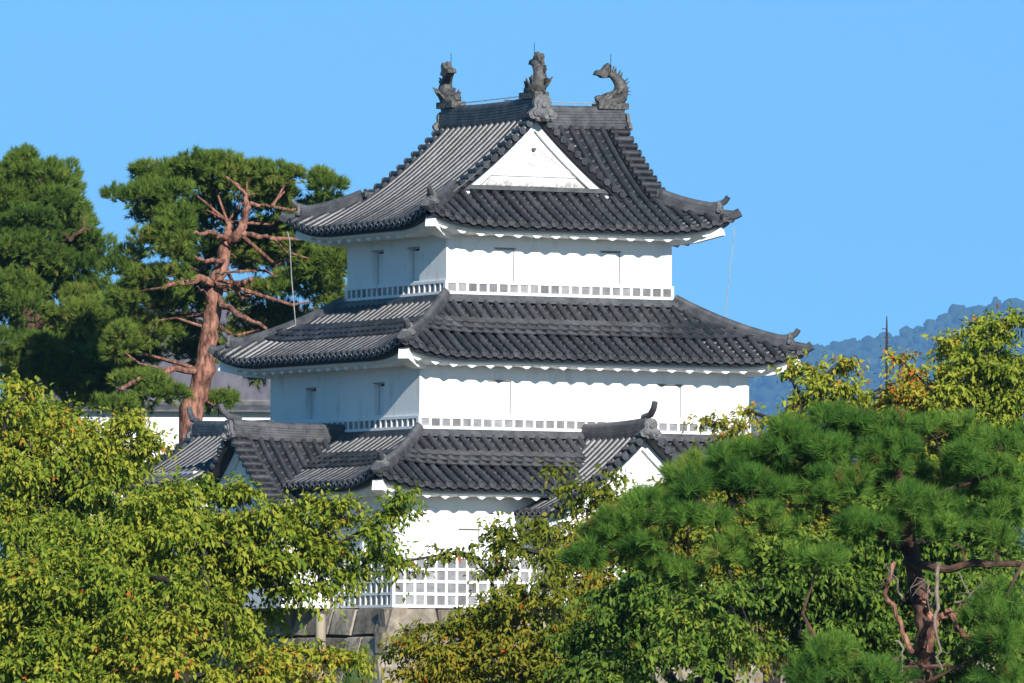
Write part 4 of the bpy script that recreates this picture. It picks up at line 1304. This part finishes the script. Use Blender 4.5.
# ---- the near pine, right
pine(-112, [(925, 690, 0, .14), (926, 640, 0, .13), (918, 580, .2, .12), (908, 520, .2, .11), (898, 470, .2, .08), (890, 440, 0, .04)],
     [[(908, 560, .1, .07), (940, 565, -.8, .06), (1000, 562, -1.1, .045), (1030, 560, -1.2, .03)], [(906, 545, .2, .07), (860, 520, -.5, .05), (790, 505, -.8, .03), (700, 500, -.8, .015)],
      [(903, 515, .2, .06), (950, 490, -.4, .04), (1000, 470, -.6, .02)], [(900, 490, .2, .05), (850, 470, -.2, .035), (780, 450, -.4, .015)],
      [(916, 660, 0, .05), (860, 665, -1.2, .03), (830, 662, -1.4, .015)]],
     [(842, 422, 30, 12), (792, 430, 34, 13, -.2), (893, 426, 34, 13), (948, 430, 36, 14, .1), (1004, 440, 34, 16, .3), (765, 448, 34, 14, -.5), (822, 452, 36, 14, -.8), (892, 458, 40, 15, -.8), (968, 466, 44, 16, -.6), (1010, 475, 24, 14, -.4), (728, 466, 28, 12, -.4), (698, 486, 34, 12, -.5), (758, 486, 34, 13, -1), (838, 488, 38, 14, -1.3), (925, 498, 40, 15, -1.2), (1005, 502, 32, 16, -1), (655, 506, 32, 12, -.6), (622, 520, 24, 11, -.6), (700, 518, 36, 14, -1), (775, 522, 34, 13, -1.2), (600, 543, 26, 12, -.5), (590, 560, 18, 8, -.4), (642, 548, 30, 11, -.6), (690, 575, 26, 9, -.5), (655, 566, 20, 8, -.4), (820, 560, 28, 9, -1.2),
      (868, 524, 34, 12, -1.3), (735, 552, 30, 12, -1.1), (940, 534, 30, 12, -1.2), (1002, 540, 30, 12, -1.2), (1005, 610, 34, 20, -1.5), (990, 648, 40, 18, -1.6), (1000, 680, 40, 16, -1.6), (835, 655, 34, 14, -1.6), (870, 672, 40, 13, -1.8), (815, 676, 26, 12, -1.6), (690, 470, 20, 10, .6), (870, 470, 60, 26, 1.2), (780, 480, 60, 24, 1.2), (960, 490, 60, 26, 1.3)],
     'bright green pine with long needles in the right foreground', 71, 'pine_near', 'bark_brown', 72, 76, .18, .0085, r0=.2, cone=1.25, bias=.10, under=.10, split=5, spl=(.40, .62), lump=.7,
     dead=[[(936, 606, -1.4, .02), (932, 590, -1.5, .014), (926, 578, -1.6, .008)], [(916, 650, 0, .06), (934, 615, -1.0, .055), (950, 612, -1.2, .05), (974, 600, -1.3, .03)], [(905, 600, -1.4, .02), (897, 580, -1.5, .012), (890, 566, -1.5, .008)], [(934, 616, -1.0, .05), (925, 600, -1.2, .05), (932, 588, -1.3, .03)], [(960, 600, -1.5, .015), (975, 590, -1.6, .01), (985, 575, -1.6, .006)], [(950, 612, -1.2, .045), (962, 628, -1.3, .04), (985, 640, -1.4, .02)], [(900, 640, -1.4, .02), (905, 655, -1.5, .012), (900, 672, -1.5, .008)], [(912, 680, -.6, .07), (930, 645, -1.1, .06), (936, 618, -1.2, .05)],
           [(940, 560, -1.3, .03), (937, 590, -1.5, .028), (938, 640, -1.6, .02), (944, 668, -1.6, .01)], [(895, 560, -1.2, .03), (889, 590, -1.3, .03), (902, 620, -1.3, .035), (913, 650, -1.2, .04)], [(960, 570, -1.3, .014), (970, 590, -1.5, .010), (980, 610, -1.6, .006)]])

# ---- young conifers and a post at the foot of the stone base
for i, (x, h) in enumerate(((352, 34), (366, 40))):
    Y = -88
    b = pix(x, 690, Y); k = (Y + DIST) / F
    e = empty('young_conifer', (b.x, b.y, -5.2), 0, ('small bright green conifer bush left of its twin before the stone base', 'slightly taller bright green conifer bush beside its twin before the stone base')[i], 'bush', 'young conifers before the stone base')
    H_ = b.z + 5.2 + h * k
    r_ = np.random.default_rng(80 + i)
    n = 520
    t = r_.random(n) ** .8; ang = r_.random(n) * 6.283; rr = .25 * (1 - t) ** .7 * (.5 + .5 * r_.random(n)) + .02
    P = np.stack([np.cos(ang) * rr, np.sin(ang) * rr, .15 + t * (H_ - .15)], 1) + np.array([b.x, b.y, -5.2])
    D = norm(np.stack([np.cos(ang) * .5, np.sin(ang) * .5, np.ones(n)], 1))
    m = MB(); m.tube([(0, 0, 0), (0, 0, H_ * .9)], [.035, .01], 6); m.build('trunk', M['bark_brown'], e)
    tufts('crown', P, D, M['pine_near'], e, (b.x, b.y, -5.2), 9, .10, .014, .5, 90 + i, .25)
pb = pix(322, 616, -86)
ps = MB(); ps.tube([(0, 0, 0), (.02, 0, (pb.z + 5.2) * .5), (0, 0, pb.z + 5.2)], [.095, .09, .088], 10)
ps.tube([(0, 0, pb.z + 5.2 - .002), (0, 0, pb.z + 5.2 + .02)], [.088, .05], 10)
o = ps.build('wooden_post', M['wood_post'])
o.location = (pb.x, pb.y, -5.2)
tag(o, 'pale weathered wooden post below the lattice wall corner', 'post')

# ================================================================== HAZE
hz = MB(); hz.box2((-4600, -400, -8), (4600, 16800, 900))
hm = bpy.data.materials.new('haze'); hm.use_nodes = True
hn = hm.node_tree.nodes; hn.clear()
ho = hn.new('ShaderNodeOutputMaterial'); hv = hn.new('ShaderNodeVolumePrincipled')
hv.inputs['Density'].default_value = 0.000042
hv.inputs['Color'].default_value = (.22, .52, 1.0, 1)
hv.inputs['Anisotropy'].default_value = -0.12
hm.node_tree.links.new(hv.outputs['Volume'], ho.inputs['Volume'])
o = hz.build('haze', hm, smooth=0)
tag(o, 'pale blue haze over the whole scene', 'haze', kind='stuff')
